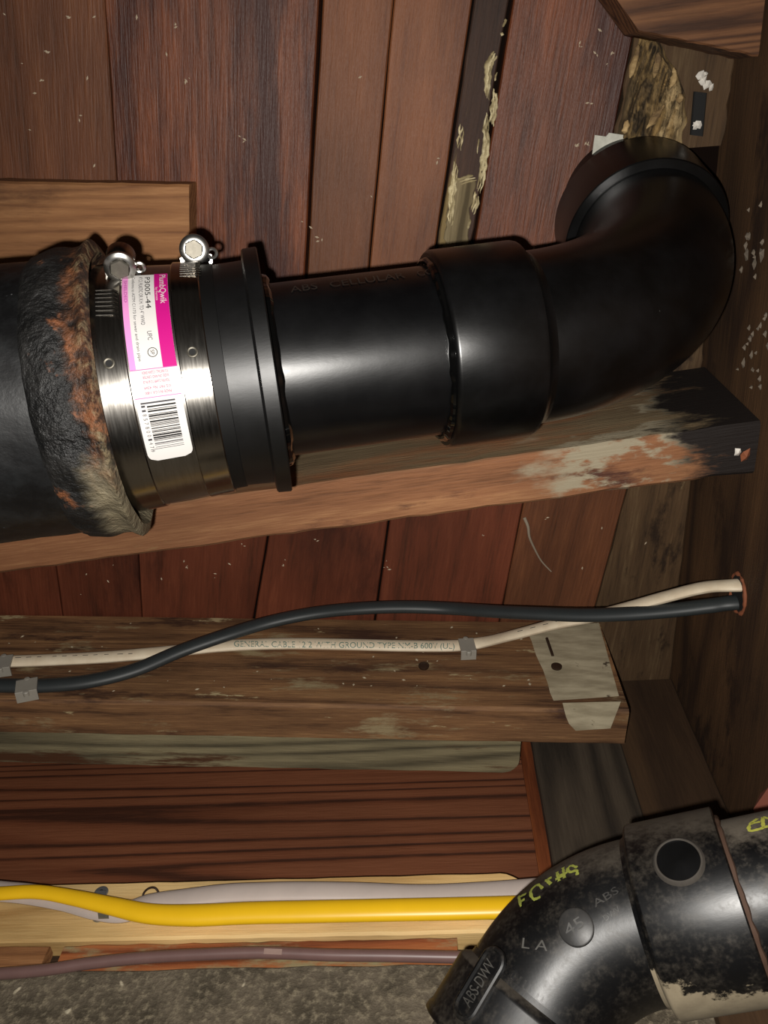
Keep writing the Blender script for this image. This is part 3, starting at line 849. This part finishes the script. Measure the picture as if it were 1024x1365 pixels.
# turn of the bend: downwards in the picture, staying at about the same distance
a52 = math.radians(53)
L2 = (-RIGHT * math.cos(a52) + DOWN * math.sin(a52) - FWD * .28).normalized()
N2 = (L2 - L_ * L2.dot(L_)).normalized()
beta = math.acos(max(-1, min(1, L2.dot(L_))))
_c = Q0 + L_ * (qb + .003) + N2 * .128 * K3; _n = L_.cross(N2)
_Mb = Matrix(((L_.x, N2.x, _n.x, 0), (L_.y, N2.y, _n.y, 0), (L_.z, N2.z, _n.z, 0), (0, 0, 0, 1)))
M_abs_dusty = abs_mat('dusty_abs', rough=.38, dust=.42, dustdir=DD(_Mb))
lb_bend, lend, ldir = bend_mesh('bend', Q0 + L_ * (qb + .003), L_, N2, .128 * K3, .0588 * K3, beta, M_abs_dusty, le, n=30)
lathe('spigot', [(-.004, .0588 * K3), (.012, .0588 * K3)], M_abs_dusty, ax_frame(lend, ldir, refL), le, 96)
lend = lend + ldir * .004
Mz = ax_frame(lend, ldir, refL)
M_hub2 = abs_mat('dusty_abs_hub', rough=.42, dust=.40, dustdir=DD(Mz))
hub2 = lathe('socket', KS([(-.004, .0594), (.0, .0600), (.003, .0645), (.0055, .0665), (.007, .067), (.046, .067), (.048, .0682), (.052, .0685), (.053, .067), (.053, .059), (.043, .0575)]), M_hub2, Mz, le, 128)
lp2 = lathe('drain_pipe', KS([(.045, .0572), (.22, .0572)]), M_mudpipe, Mz, None, 96)
tag(lp2, 'dusty black pipe leaving the lower elbow at the bottom edge', 'pipe')
bv = bvh_of([hub1, lb_bend, hub2, lp])
# round recess on the upper socket
M_dustrim = plain('dust_rim', '#37322c', .8, nz=.3, nsc=200)
p, n = hit(bv, 905, 1148)
Mk = ax_frame(p - n * .0004, n, u)
rg = lathe('round_boss', KS([(0, .0182), (.0012, .0176), (.0026, .0164), (.0028, .0156), (.0022, .0150)]), M_dustrim, Mk, hub1, 48)
lathe('boss_dish', KS([(.0024, .0152), (.0014, .0144), (.0016, .010), (.0020, 0)]), M_abs_fit, Mk, rg, 48)
rg['label'] = 'round dished boss'
# raised disc on the bend
p, n = hit(bv, 768, 1236)
Mk = ax_frame(p - n * .0006, n, u)
dsc = lathe('raised_disc', KS([(0, .0132), (.0012, .0128), (.0018, .0118), (.0017, 0)]), abs_mat('rubbed_abs', base='#2c2b2a', rough=.42, dust=.3), Mk, lb_bend, 48)
# oval plate on the lower socket with embossed letters
ax2 = ldir
def on2(px, py): return hit(bv, px, py)
p, n = on2(641, 1312)
ca = p - lend; s_c = ca.dot(ldir)
radial0 = (ca - ldir * s_c).normalized(); tg0 = ldir.cross(radial0)
def hubpt(ds, da, h):   # along the axis, around it
    a_ = da / (.067 * K3)
    r_ = radial0 * math.cos(a_) + tg0 * math.sin(a_)
    return lend + ldir * (s_c + ds) + r_ * (.067 * K3 + h)
def stadium(hl, hw, n_=10):
    pts = []
    for k in range(n_ + 1): a_ = -math.pi / 2 + math.pi * k / n_; pts.append((hl + hw * math.cos(a_), hw * math.sin(a_)))
    for k in range(n_ + 1): a_ = math.pi / 2 + math.pi * k / n_; pts.append((-hl + hw * math.cos(a_), hw * math.sin(a_)))
    return pts
vs_, fs_ = [], []
lv = [(1.0, -.0006), (1.0, .0026), (.88, .0034), (.74, .0034), (.66, .0018)]
base_n = len(stadium(.017 * K3, .0105 * K3))
for (k_, h_) in lv:
    hw = .0105 * K3 * k_; 
    for (x_, y_) in stadium(.017 * K3, hw): vs_.append(hubpt(x_, y_, h_))
for i in range(len(lv) - 1):
    for k in range(base_n): q = i * base_n + k; r_ = i * base_n + (k + 1) % base_n; fs_.append((q, r_, r_ + base_n, q + base_n))
fs_.append(tuple((len(lv) - 1) * base_n + k for k in range(base_n)))
ov = mk('oval_plate', vs_, fs_, M_hub2, None, hub2, ang=25)
ov['label'] = 'raised oval plate with moulded letters'
M_let = abs_mat('worn_letters', base='#55534f', rough=.4)
v, f = text_geo('ABS-DWV'); xs = [q.x for q in v]; x0, x1 = min(xs), max(xs)
mk('raised_lettering', [hubpt(.0135 - .027 * (q.x - x0) / (x1 - x0), (q.y / .7 - .5) * .0075, .0026) for q in v], f, M_let, None, ov, smooth=False)
# small worn letters on bend
def surf_text(body, pa, pb, hpx, mat, parent, bv, off=.0005):
    v, f = text_geo(body); xs = [q.x for q in v]; x0, x1 = min(xs), max(xs)
    d = Vector((pb[0] - pa[0], pb[1] - pa[1])); nn = Vector((d.y, -d.x)).normalized()
    out = []
    for q in v:
        t_ = (q.x - x0) / (x1 - x0)
        l, n = hit(bv, pa[0] + d.x * t_ + nn.x * q.y / .7 * hpx, pa[1] + d.y * t_ + nn.y * q.y / .7 * hpx)
        if l is None: return None
        out.append(l + n * off)
    return mk('raised_lettering', out, f, mat, None, parent, smooth=False)
bvd = bvh_of([hub1, lb_bend, hub2, lp, dsc])
surf_text('45', (758, 1249), (781, 1234), 16, M_let, dsc, bvd)
surf_text('ABS', (794, 1210), (826, 1190), 10, M_let, lb_bend, bv)
surf_text('DWV', (808, 1228), (828, 1214), 8, M_let, lb_bend, bv)
surf_text('L A', (696, 1264), (730, 1268), 14, M_let, lb_bend, bv)
# yellow crayon
M_cray = plain('yellow_crayon', '#858a38', .8, nz=.3, nsc=300)
M_cray2 = plain('yellow_crayon_bright', '#a0a040', .8, nz=.25, nsc=300)
rc = random.Random(3)
for pts in ([(687, 1188), (690, 1202)], [(686, 1190), (697, 1185)], [(689, 1196), (695, 1192)],
            [(719, 1178), (712, 1173), (703, 1182), (707, 1192), (716, 1189)],
            [(724, 1167), (730, 1172)], [(722, 1168), (731, 1163)],
            [(738, 1156), (741, 1168)], [(736, 1166), (746, 1161)], [(746, 1150), (748, 1164)], [(740, 1162), (752, 1156)],
            [(757, 1147), (752, 1152), (756, 1156), (764, 1154), (765, 1160)], [(757, 1147), (765, 1150)]):
    o = ribbon('crayon_mark', bv, [(x + 5, y + 7) for x, y in pts], .0011, M_cray, lb_bend, rng=rc)
for pts in ([(1010, 1092), (1000, 1100), (1000, 1108), (1012, 1106), (1024, 1102)], [(1001, 1099), (1014, 1096)], [(1017, 1090), (1018, 1104)], [(1017, 1090), (1030, 1094), (1026, 1102)]):
    ribbon('crayon_mark', bv, pts, .0011, M_cray2, lp, rng=rc)

# ------------------------------------------------------------------ cables
M_romex = MT('cream_cable_sheath', .5, 0, .4)
n = M_romex.noise(M_romex.obj, 70, 4, .6)
M_romex.color(M_romex.mix(n, srgb('#c4b094'), srgb('#eaddc4'))); M_romex = M_romex.m
M_blackc = plain('black_cable_sheath', '#2b2f30', .5, nz=.15)
M_yellow = plain('yellow_cable_sheath', '#f0bf1c', .36, nz=.05)
M_whitec = plain('grey_white_cable_sheath', '#b9aca4', .4, nz=.08)
M_pinkc = plain('mauve_tube', '#6e5450', .4, nz=.15)
M_staple = plain('nylon_staple', '#8f8a80', .5, nz=.1)
M_print = plain('cable_print', '#5f7a70', .6)
def path(pts, base):
    return [base(x, y) for x, y in pts]
wl = [(-40, 884), (5, 882), (60, 880), (140, 876), (220, 869), (300, 861), (380, 858), (460, 859), (540, 861), (600, 861), (640, 857)]
def jd(px, py, off=.006): return onJ2(px, py, off)
wpts = path(wl, jd)
d0 = depth(jd(640, 857)); we = onX(986, 780, XW); d1 = depth(we)
for (x, y) in ((690, 845), (740, 832), (790, 822), (840, 809), (890, 795), (940, 783), (986, 780)):
    t_ = (x - 640) / (986 - 640); wpts.append(P(x, y, 1 / ((1 - t_) / d0 + t_ / d1)))
wpts.append(we + Vector((.04, .0, .0)))
wc = sweep('electrical_cable', wpts, .0086, .0046, -NJ0, M_romex, None, 8, 16)
tag(wc, 'flat cream cable with faded print stapled along the weathered joist', 'cable')
bw = bvh_of([wc])
rp = random.Random(8)
surf_text('GENERAL CABLE 12/2 WITH GROUND TYPE NM-B 600V (UL)', (312, 862), (606, 865), 7.5, M_print, wc, bw, .0003)
for k in range(11):
    x = 22 + k * 15 + rp.uniform(-3, 3)
    yy_ = 877 - (x - 20) * .035
    ribbon('print_dash', bw, [(x, yy_), (x + rp.uniform(5, 8), yy_ - .4)], .0004, M_ink2, wc, off=.0003)
for k in range(7):
    x = 690 + k * 17
    yy_ = 842 - (x - 690) * .26
    ribbon('print_dash', bw, [(x, yy_), (x + 7, yy_ - 1.6)], .0004, M_ink2, wc, off=.0003)
bl = [(-40, 915), (0, 914), (60, 914), (120, 908), (180, 893), (240, 868), (300, 847), (360, 829), (420, 817), (480, 811), (540, 809), (600, 811)]
boff = [.006, .006, .006, .007, .009, .014, .020, .022, .028, .036, .040, .042]
bpts = [onJ2(x, y, o_) for (x, y), o_ in zip(bl, boff)]
d0 = depth(bpts[-1]); be = onX(982, 803, XW); d1 = depth(be)
for (x, y) in ((660, 815), (720, 818), (780, 820), (840, 818), (900, 813), (950, 807), (982, 803)):
    t_ = (x - 600) / (982 - 600); bpts.append(P(x, y, 1 / ((1 - t_) / d0 + t_ / d1) - .008 * math.sin(math.pi * t_)))
bpts.append(be + Vector((.04, 0, 0)))
bc = sweep('electrical_cable', bpts, .0086, .0060, -NJ0, M_blackc, None, 8, 16)
tag(bc, 'black cable waving over the cream cable along the weathered joist', 'cable')
def staple(px, py, off, lab, ang=0.3, w_=.013, h_=.017):
    p = onJ2(px, py, off)
    dirx = (DJ0 * math.cos(ang) + UP * math.sin(ang)).normalized(); diry = NJ0.cross(dirx).normalized()
    e = empty('cable_staple', p); tag(e, lab, 'staple', 'cable staples')
    box('strap', p - dirx * w_ / 2 - diry * h_ / 2, dirx * w_, diry * h_, NJ0 * .0025, M_staple, e, ch=.0008)
    for sg in (-1, 1):
        q = p + diry * sg * (h_ / 2 + .001) + NJ0 * .001
        lathe('nail_head', [(-.004, .0028), (.0004, .003), (.0012, .0024), (.0014, 0)], M_staple, ax_frame(q, -NJ0, DJ0), e, 16)
    for sg in (-1, 1):
        q = p + diry * (sg * h_ / 2) 
        box('strap_leg', q - dirx * w_ / 2 - diry * .001, dirx * w_, diry * .002, NJ0 * (off - .0008), M_staple, e, ch=.0004)
staple(35, 913, .0135, 'grey plastic staple holding the black cable at lower left', .35, .020, .019)
staple(2, 882, .0125, 'grey plastic staple on the cream cable at the left edge', .25, .019, .020)
staple(623, 859, .0125, 'grey green staple on the cream cable right of centre', .1, .016, .021)
# cables on the sill
def sd(px, py, off): return onPl(px, py, S0 - NJ * off, NJ)
wh = [(-40, 1184), (0, 1188), (40, 1192), (90, 1201), (130, 1212), (165, 1216), (200, 1205), (250, 1198), (300, 1192), (350, 1190), (400, 1189), (470, 1190), (560, 1193), (640, 1190), (720, 1184), (780, 1176)]
wy = [.005] * 16
wcb = sweep('electrical_cable', [sd(x, y, o_) for (x, y), o_ in zip(wh, wy)], .0088, .0045, -NJ, M_whitec, None, 8, 16, taper=lambda q: 1.12)
tag(wcb, 'greyish white cable lying behind the yellow cable on the pine sill', 'cable')
yl = [(-40, 1193), (0, 1191), (50, 1189), (100, 1197), (150, 1208), (200, 1218), (260, 1220), (330, 1217), (420, 1215), (520, 1213), (620, 1211), (720, 1208), (790, 1204)]
yo = [.016, .016, .016, .015, .014, .013, .012, .012, .012, .012, .012, .012, .012]
yc_ = sweep('electrical_cable', [sd(x, y, o_) for (x, y), o_ in zip(yl, yo)], .0098, .0062, -NJ, M_yellow, None, 8, 18, taper=lambda q: .66 + .34 * min(1, max(0, (q - .2) / .3)))
tag(yc_, 'bright yellow cable curving along the pine sill plate', 'cable')
# metal strap staple on the sill
M_galv = plain('galvanised_steel', '#9aa0a4', .4, .8, nz=.15)
sp = empty('cable_strap', sd(132, 1205, .004)); tag(sp, 'small galvanised strap nailed under the yellow cable on the sill', 'strap')
for (x, y) in ((135, 1190), (133, 1221)):
    p = sd(x, y, .0015)
    lathe('strap_ear', [(0, .0062), (.001, .006), (.0013, .005), (.0013, 0)], M_galv, ax_frame(p, -NJ, DJ), sp, 20)
    if y < 1200: lathe('nail_hole', [(.0016, .0022), (.0016, 0)], M_black, ax_frame(p, -NJ, DJ), sp, 14)
box('strap', sd(127, 1187, .0105) , (sd(131, 1224, .0105) - sd(127, 1187, .0105)), DJ * .009, NJ * .001, M_galv, sp, ch=.0003)
# bent nail loop on the sill
M_nail = plain('dark_wire', '#3a2a20', .5, .4)
ln = sweep('bent_wire', [sd(189, 1200, .001), sd(192, 1190, .005), sd(199, 1184, .008), (sd(207, 1184, .008)), sd(212, 1192, .005), sd(212, 1202, .001)], .0009, .0009, -NJ, M_nail, None, 6, 8)
tag(ln, 'thin rusty wire loop sticking out of the pine sill', 'wire')
# mauve tube along the concrete top
kd = lambda px, py: onPl(px, py, K0 - NJ * .006, NJ)
pk = [(-40, 1300), (0, 1298), (60, 1293), (120, 1284), (200, 1276), (300, 1271), (360, 1270), (440, 1273), (520, 1274), (620, 1276), (720, 1276)]
pt = sweep('thin_tube', [kd(x, y) for x, y in pk], .0046, .0046, -NJ, M_pinkc, None, 8, 14)
tag(pt, 'thin mauve tube running along the top of the concrete wall', 'tube')
M_scuff = plain('worn_tape', '#8c7268', .6, nz=.2)
o = ribbon('worn_spot', bvh_of([pt]), [(352, 1268), (376, 1269)], .002, M_scuff, pt, off=.0004)

# ------------------------------------------------------------------ small details
# underside pale patch on joist 2
pz = z2 - .0012
uq = [onZ(752, 937, pz), onZ(828, 935, pz), onZ(814, 971, pz), onZ(764, 974, pz)]
uc = sum(uq, Vector()) / 4; mu = frame(uc, DJ0, -UP)
vsx = []; fsx = []
for i in range(5):
    l = uq[0].lerp(uq[3], i / 4) + DJ0 * (rnd.uniform(-.003, .003)); r = uq[1].lerp(uq[2], i / 4)
    for k in range(4): vsx.append(mu.inverted() @ l.lerp(r, k / 3))
for i in range(4):
    for k in range(3): q = i * 4 + k; fsx.append((q, q + 1, q + 5, q + 4))
mk('bare_wood_patch', vsx, fsx, M_pale, mu, j2)
# nails in joist 2
def nail(px, py, r, parent, off=.002):
    p = onJ2(px, py, off)
    return lathe('nail_head', [(-.006, r * .5), (0, r), (.0014, r), (.002, r * .7), (.002, 0)], M_nail, ax_frame(p, -NJ0, DJ0), parent, 18)
nail(742, 889, .0056, j2); nail(565, 888, .0056, j2)
sweep('nail_shank', [onJ2(729, 851, .004), onJ2(737, 874, .002)], .0016, .0016, -NJ0, M_nail, j2, 2, 8)
# white fleck and string on lower planks
M_string = plain('dry_root', '#8a7d6c', .8)
zq = ZC - .003
o = sweep('dry_root', [onZ(x, y, zq - .004 * math.sin(k)) for k, (x, y) in enumerate(((699, 690), (704, 702), (706, 716), (713, 732), (722, 748), (735, 762)))], .0016, .0014, UP, M_string, None, 6, 8, taper=lambda q: 1.1 - .7 * q)
tag(o, 'thin pale dry root hanging on the dark red plank above the cables', 'root')
# pale splinters along the split plank
M_splint = wood('pale_splinter_wood', '#7d7058', '#a89a80', '#d2c6ae', 60, .1, 20, .4, .85)
def splinter(name, pts, w0, parent, mat, z=.004, seed=0, thick=.5):
    rr = random.Random(seed)
    wp = []
    cp_ = catmull([Vector((x, y, 0)) for x, y in pts], 5)
    for q in cp_: wp.append(onZ(q.x + 2.5 * noise.noise(Vector((q.y * .12, seed, 0))), q.y, ZC - z))
    k_ = [1 + .9 * noise.noise(Vector((k * .6, seed * 3.3, 0))) for k in range(len(wp))]
    return sweep(name, wp, w0, w0 * thick, UP, mat, parent, 1, 6, spline=False, taper=lambda q: k_[int(q * (len(k_) - 1))] * (1 - abs(2 * q - 1) ** 2 * .85))
spl = [([(676, 25), (673, 36)], .0018), ([(673, 43), (671, 48)], .0018), ([(661, 68), (656, 76), (652, 86), (650, 105), (650, 128)], .0024), ([(660, 118), (660, 134), (657, 150), (656, 163)], .0022),
       ([(651, 150), (648, 170), (649, 190), (645, 215), (643, 232), (638, 252)], .0026), ([(636, 255), (634, 268), (630, 280)], .0020), ([(629, 292), (626, 305)], .0020), ([(616, 165), (614, 180), (612, 195)], .0012),
       ([(608, 215), (606, 235), (603, 255), (602, 275), (600, 295)], .0022), ([(612, 240), (624, 236), (633, 234)], .0016), ([(664, 96), (662, 108)], .0012), ([(641, 185), (638, 205)], .0012)]
for i, (pts, w0) in enumerate(spl):
    for j in range(3 if len(pts) > 2 else 1):
        splinter('splinter', [(x + (j - 1) * 2.2, y + j * 3) for x, y in pts], w0 * (.55 if j else .7), ceil, M_splint, .001 + .0008 * j, i * 5 + j, .6)
M_rotpale = wood('grey_rot_wood', '#4c4234', '#6a5e4c', '#857864', 60, .1, 14, .5, .9)
ra, rb_, rc_, rd = onZ(604, 236, ZC - .0005), onZ(634, 240, ZC - .0005), onZ(588, 345, ZC - .0005), onZ(620, 345, ZC - .0005)
board('rotten_patch', ra, rc_, rb_, rd, UP * .004, M_rotpale, ceil, seg=20, jit=.004, seed=77)
# rotten, broken wood round the floor hole
M_rotlight = wood('broken_tan_wood', '#604c3a', '#8a7254', '#b39a78', 60, .12, 16, .4, .85, [('#4a3a2a', 30, .55, .65, .2)])
M_rotdark = wood('broken_grey_wood', '#3c3026', '#5c4c3a', '#7a6850', 60, .12, 16, .4, .9, [('#2a2018', 30, .55, .65, .2)])
rw = empty('rotten_wood', onZ(865, 120, ZC)); tag(rw, 'crumbling tan rotten wood above the elbow beside the red plank', 'wood')
nu_, nv_ = 46, 70
vs_, fs_ = [], []
for i in range(nv_ + 1):
    q = i / nv_; y = 46 + 148 * q
    xl = 852 - 32 * q + 3 * noise.noise(Vector((q * 9, 1, 0)))
    xr_ = 872 + 44 * math.sin(min(1, q * 1.15) * math.pi * .6) - 12 * max(0, q - .6) + 5 * noise.noise(Vector((q * 7, 4, 0)))
    for k in range(nu_ + 1):
        f_ = k / nu_; x = xl + (xr_ - xl) * f_
        gx = x * .075 + y * .022; gy = y * .016 - x * .004
        n1 = 1 - abs(noise.noise(Vector((gx, gy, .3)))) * 2
        n2 = noise.fractal(Vector((gx * 3.2, gy * 2.4, 2.0)), 1.0, 2.1, 4)
        edge = min(1, min(f_, 1 - f_) * 7) * min(1, min(q, 1.05 - q) * 9)
        vs_.append(onZ(x, y, ZC - .001 - edge * (.004 + .007 * max(0, n1) + .005 * n2)))
for i in range(nv_):
    for k in range(nu_): q = i * (nu_ + 1) + k; fs_.append((q, q + 1, q + nu_ + 2, q + nu_ + 1))
cr = onZ(865, 120, ZC); Mr_ = frame(cr, onZ(838, 190, ZC) - onZ(868, 50, ZC), UP); Mri = Mr_.inverted()
M_core = wood('rotten_core_wood', '#2e251c', '#5a4a37', '#8a7250', 60, .14, 20, .5, .9, [('#a89274', 34, .54, .62, .22), ('#241a12', 40, .58, .66, .3), ('#7b7468', 30, .60, .68, .2)])
mk('rotten_core', [Mri @ q for q in vs_], fs_, M_core, Mr_, rw, ang=60)
for i, pts in enumerate(([(852, 60), (846, 84), (840, 104)], [(898, 90), (900, 104), (893, 118)], [(886, 140), (874, 156), (862, 172)], [(878, 70), (876, 88), (872, 104)], [(838, 160), (832, 178)], [(905, 125), (907, 140)])):
    splinter('wood_fragment', pts, .0028, rw, M_rotlight, .013, 60 + i, .6)
# scrap of white plaster by the socket
M_plas = plain('white_plaster', '#b9b7ab', .9, nz=.35, nsc=90)
ps = [(793, 180), (808, 182), (812, 177), (832, 180), (835, 192), (815, 214), (795, 232), (784, 248)]
top = [onZ(x, y, ZC - .007) for x, y in ps]; bot = [onZ(x, y, ZC - .0005) for x, y in ps]
n_ = len(ps); cpl = sum(top, Vector()) / n_
o = mk('plaster_scrap', [q - cpl for q in top + bot], [tuple(range(n_)), tuple(reversed(range(n_, 2 * n_)))] + [(k, k + n_, (k + 1) % n_ + n_, (k + 1) % n_) for k in range(n_)], M_plas, Matrix.Translation(cpl), None, smooth=False)
tag(o, 'jagged scrap of white plaster left of the elbow socket', 'plaster')
# black slab painted as slot shade, white flakes, right of the rotten wood
o = box('slot_shade', onZ(926, 122, ZC - .001), onZ(921, 180, ZC - .001) - onZ(926, 122, ZC - .001), onZ(943, 124, ZC - .001) - onZ(926, 122, ZC - .001), UP * .004, M_black, None)
tag(o, 'black slab standing for the shade in a slot of the brown plank right of the rotten wood', 'slot')
M_flake = plain('white_flake', '#d8d2c8', .8, nz=.2)
def flake(px, py, r, z, parent=None, seed=0, mat=None):
    rr = random.Random(seed)
    c = onZ(px, py, z); vs_ = []
    for k in range(6): a_ = k * math.pi / 3; q = r * rr.uniform(.5, 1.2); vs_.append(Vector((q * math.cos(a_), q * math.sin(a_), rr.uniform(-.3, .3) * r)))
    vs_ += [Vector((0, 0, -.7 * r)), Vector((0, 0, .4 * r))]
    fs_ = [(k, (k + 1) % 6, 6) for k in range(6)] + [((k + 1) % 6, k, 7) for k in range(6)]
    return mk('flake', vs_, fs_, mat or M_flake, Matrix.Translation(c), parent, smooth=False)
fk = empty('plaster_flakes', onZ(938, 112, ZC - .004)); tag(fk, 'cluster of white plaster flakes above the dark slot', 'plaster')
for i, (x, y, r) in enumerate(((934, 101, .004), (938, 108, .0042), (943, 113, .004), (948, 117, .003), (931, 167, .0042), (927, 168, .003), (941, 98, .002))): flake(x, y, r, ZC - .004, fk, i)
# flakes and chips on the header by the socket
fl2 = empty('wall_flakes', onX(1000, 420, XW - .002)); tag(fl2, 'white mineral crust on the dark header right of the elbow', 'crust')
M_crust = plain('mineral_crust', '#6a5f52', .95, nz=.5, nsc=120)
rw_ = random.Random(5)
for i in range(36):
    x = rw_.gauss(1008, 10); y = rw_.choice([rw_.gauss(345, 16), rw_.gauss(445, 20), rw_.gauss(290, 22), rw_.gauss(500, 20)])
    if x < 985 + max(0, (y - 300)) * -.15: continue
    p = onX(x, y, XW - .001); rr = rw_.uniform(.0012, .0042) * (2 if 330 < y < 360 and i % 2 else 1)
    vs_ = [p + Vector((-.0008 if k < 6 else -.0025, rr * rw_.uniform(.4, 1.5) * math.cos(k * math.pi / 3), rr * rw_.uniform(.4, 1.1) * math.sin(k * math.pi / 3))) for k in range(6)] + [p + Vector((-.0028, 0, 0))]
    mk('crust_flake', vs_, [(k, (k + 1) % 6, 6) for k in range(6)], M_crust, None, fl2, smooth=False)
# orange chips: at joist 1 end, at the cable hole
M_chip = plain('fresh_orange_wood', '#80482c', .8, nz=.25, nsc=150)
o = flake(993, 607, .006, z2 - .004, None, 3, M_chip); o.name = 'wood_chip'; WM[o.name] = o.matrix_basis.copy(); tag(o, 'orange wood chip at the charred end of the reddish joist', 'wood chip')
o = flake(983, 603, .0035, z2 - .004, None, 5); o.name = 'plaster_crumb'; WM[o.name] = o.matrix_basis.copy(); tag(o, 'white crumb beside the orange chip at the joist end', 'plaster')
hc = empty('cable_hole', onX(984, 791, XW)); tag(hc, 'drilled hole with torn orange edge where the two cables enter', 'hole')
Mhc = ax_frame(onX(984, 791, XW - .0006), Vector((-1, 0, 0)), UP)
lathe('hole_void', [(0, 0), (0, .0165)], M_black, Mhc, hc, 28, lambda s_, th, r: .0012 * noise.noise(Vector((math.cos(th) * 4, math.sin(th) * 4, 0))) if r else 0)
torus('torn_edge', .0178, .0022, M_chip, Mhc, hc, 40, 7, lambda th: max(.15, .7 + 1.3 * noise.noise(Vector((math.cos(th) * 3.5, math.sin(th) * 3.5, 7)))))
pe = onX(1022, 1072, XW - .001)
o = mk('wood_chip', [pe + Vector((-.0005, a_, b_)) for a_, b_ in ((-.02, .0), (0, .012), (.03, .006), (.03, -.02), (-.012, -.016))] + [pe + Vector((-.010, .005, 0))], [(k, (k + 1) % 5, 5) for k in range(5)], plain('pinkish_wood', '#8a5040', .7), None, None, smooth=False)
tag(o, 'pinkish wood piece above the lower pipe at the right edge', 'wood chip')
# sawdust flecks stuck on the planks
rf = random.Random(21); vs_, fs_ = [], []
spots = [(92, 22), (123, 23), (180, 25), (234, 33), (32, 80), (222, 66), (250, 108), (40, 175), (56, 108), (322, 185), (114, 102), (326, 190), (47, 124), (411, 304), (404, 303), (425, 318), (494, 262), (585, 2), (118, 765), (250, 755), (110, 790), (245, 752), (730, 690), (645, 715), (518, 757), (215, 768), (775, 60), (790, 70), (800, 40), (808, 88), (795, 75), (770, 195), (780, 190), (815, 70), (785, 330), (380, 640), (800, 700), (860, 720)]
for k in range(18): spots.append((rf.uniform(0, 840), rf.choice([rf.uniform(0, 330), rf.uniform(720, 810)])))
for (x, y) in spots:
    for _ in range(rf.choice([1, 1, 2, 3])):
        r = rf.uniform(.0005, .0014); an = rf.uniform(0, 3.1)
        p = onZ(x + rf.gauss(0, 2.5), y + rf.gauss(0, 2.5), ZC - .0008)
        d = Vector((math.cos(an), math.sin(an), 0)); e = Vector((-d.y, d.x, 0)); k0_ = len(vs_)
        vs_ += [p + d * r * 1.6, p + e * r * .7, p - d * r * 1.6, p - e * r * .7, p - UP * r * .6]
        fs_ += [(k0_, k0_ + 1, k0_ + 4), (k0_ + 1, k0_ + 2, k0_ + 4), (k0_ + 2, k0_ + 3, k0_ + 4), (k0_ + 3, k0_, k0_ + 4)]
o = mk('sawdust_flecks', vs_, fs_, plain('sawdust', '#b8a890', .8), None, ceil, smooth=False); o['kind'] = 'stuff'
# flecks on joist 2 face
vs_, fs_ = [], []
for k in range(45):
    x, y = rf.uniform(5, 790), rf.uniform(826, 930)
    r = rf.uniform(.0006, .002); p = onJ2(x, y, .0006); an = rf.uniform(0, 3.1)
    d = DJ0 * math.cos(an) + UP * math.sin(an); e = NJ0.cross(d); k0_ = len(vs_)
    vs_ += [p + d * r * 1.4, p + e * r * .8, p - d * r * 1.4, p - e * r * .8, p - NJ0 * r * .6]
    fs_ += [(k0_, k0_ + 1, k0_ + 4), (k0_ + 1, k0_ + 2, k0_ + 4), (k0_ + 2, k0_ + 3, k0_ + 4), (k0_ + 3, k0_, k0_ + 4)]
o = mk('dust_flecks', vs_, fs_, plain('pale_dust', '#a59880', .8), None, j2, smooth=False); o['kind'] = 'stuff'
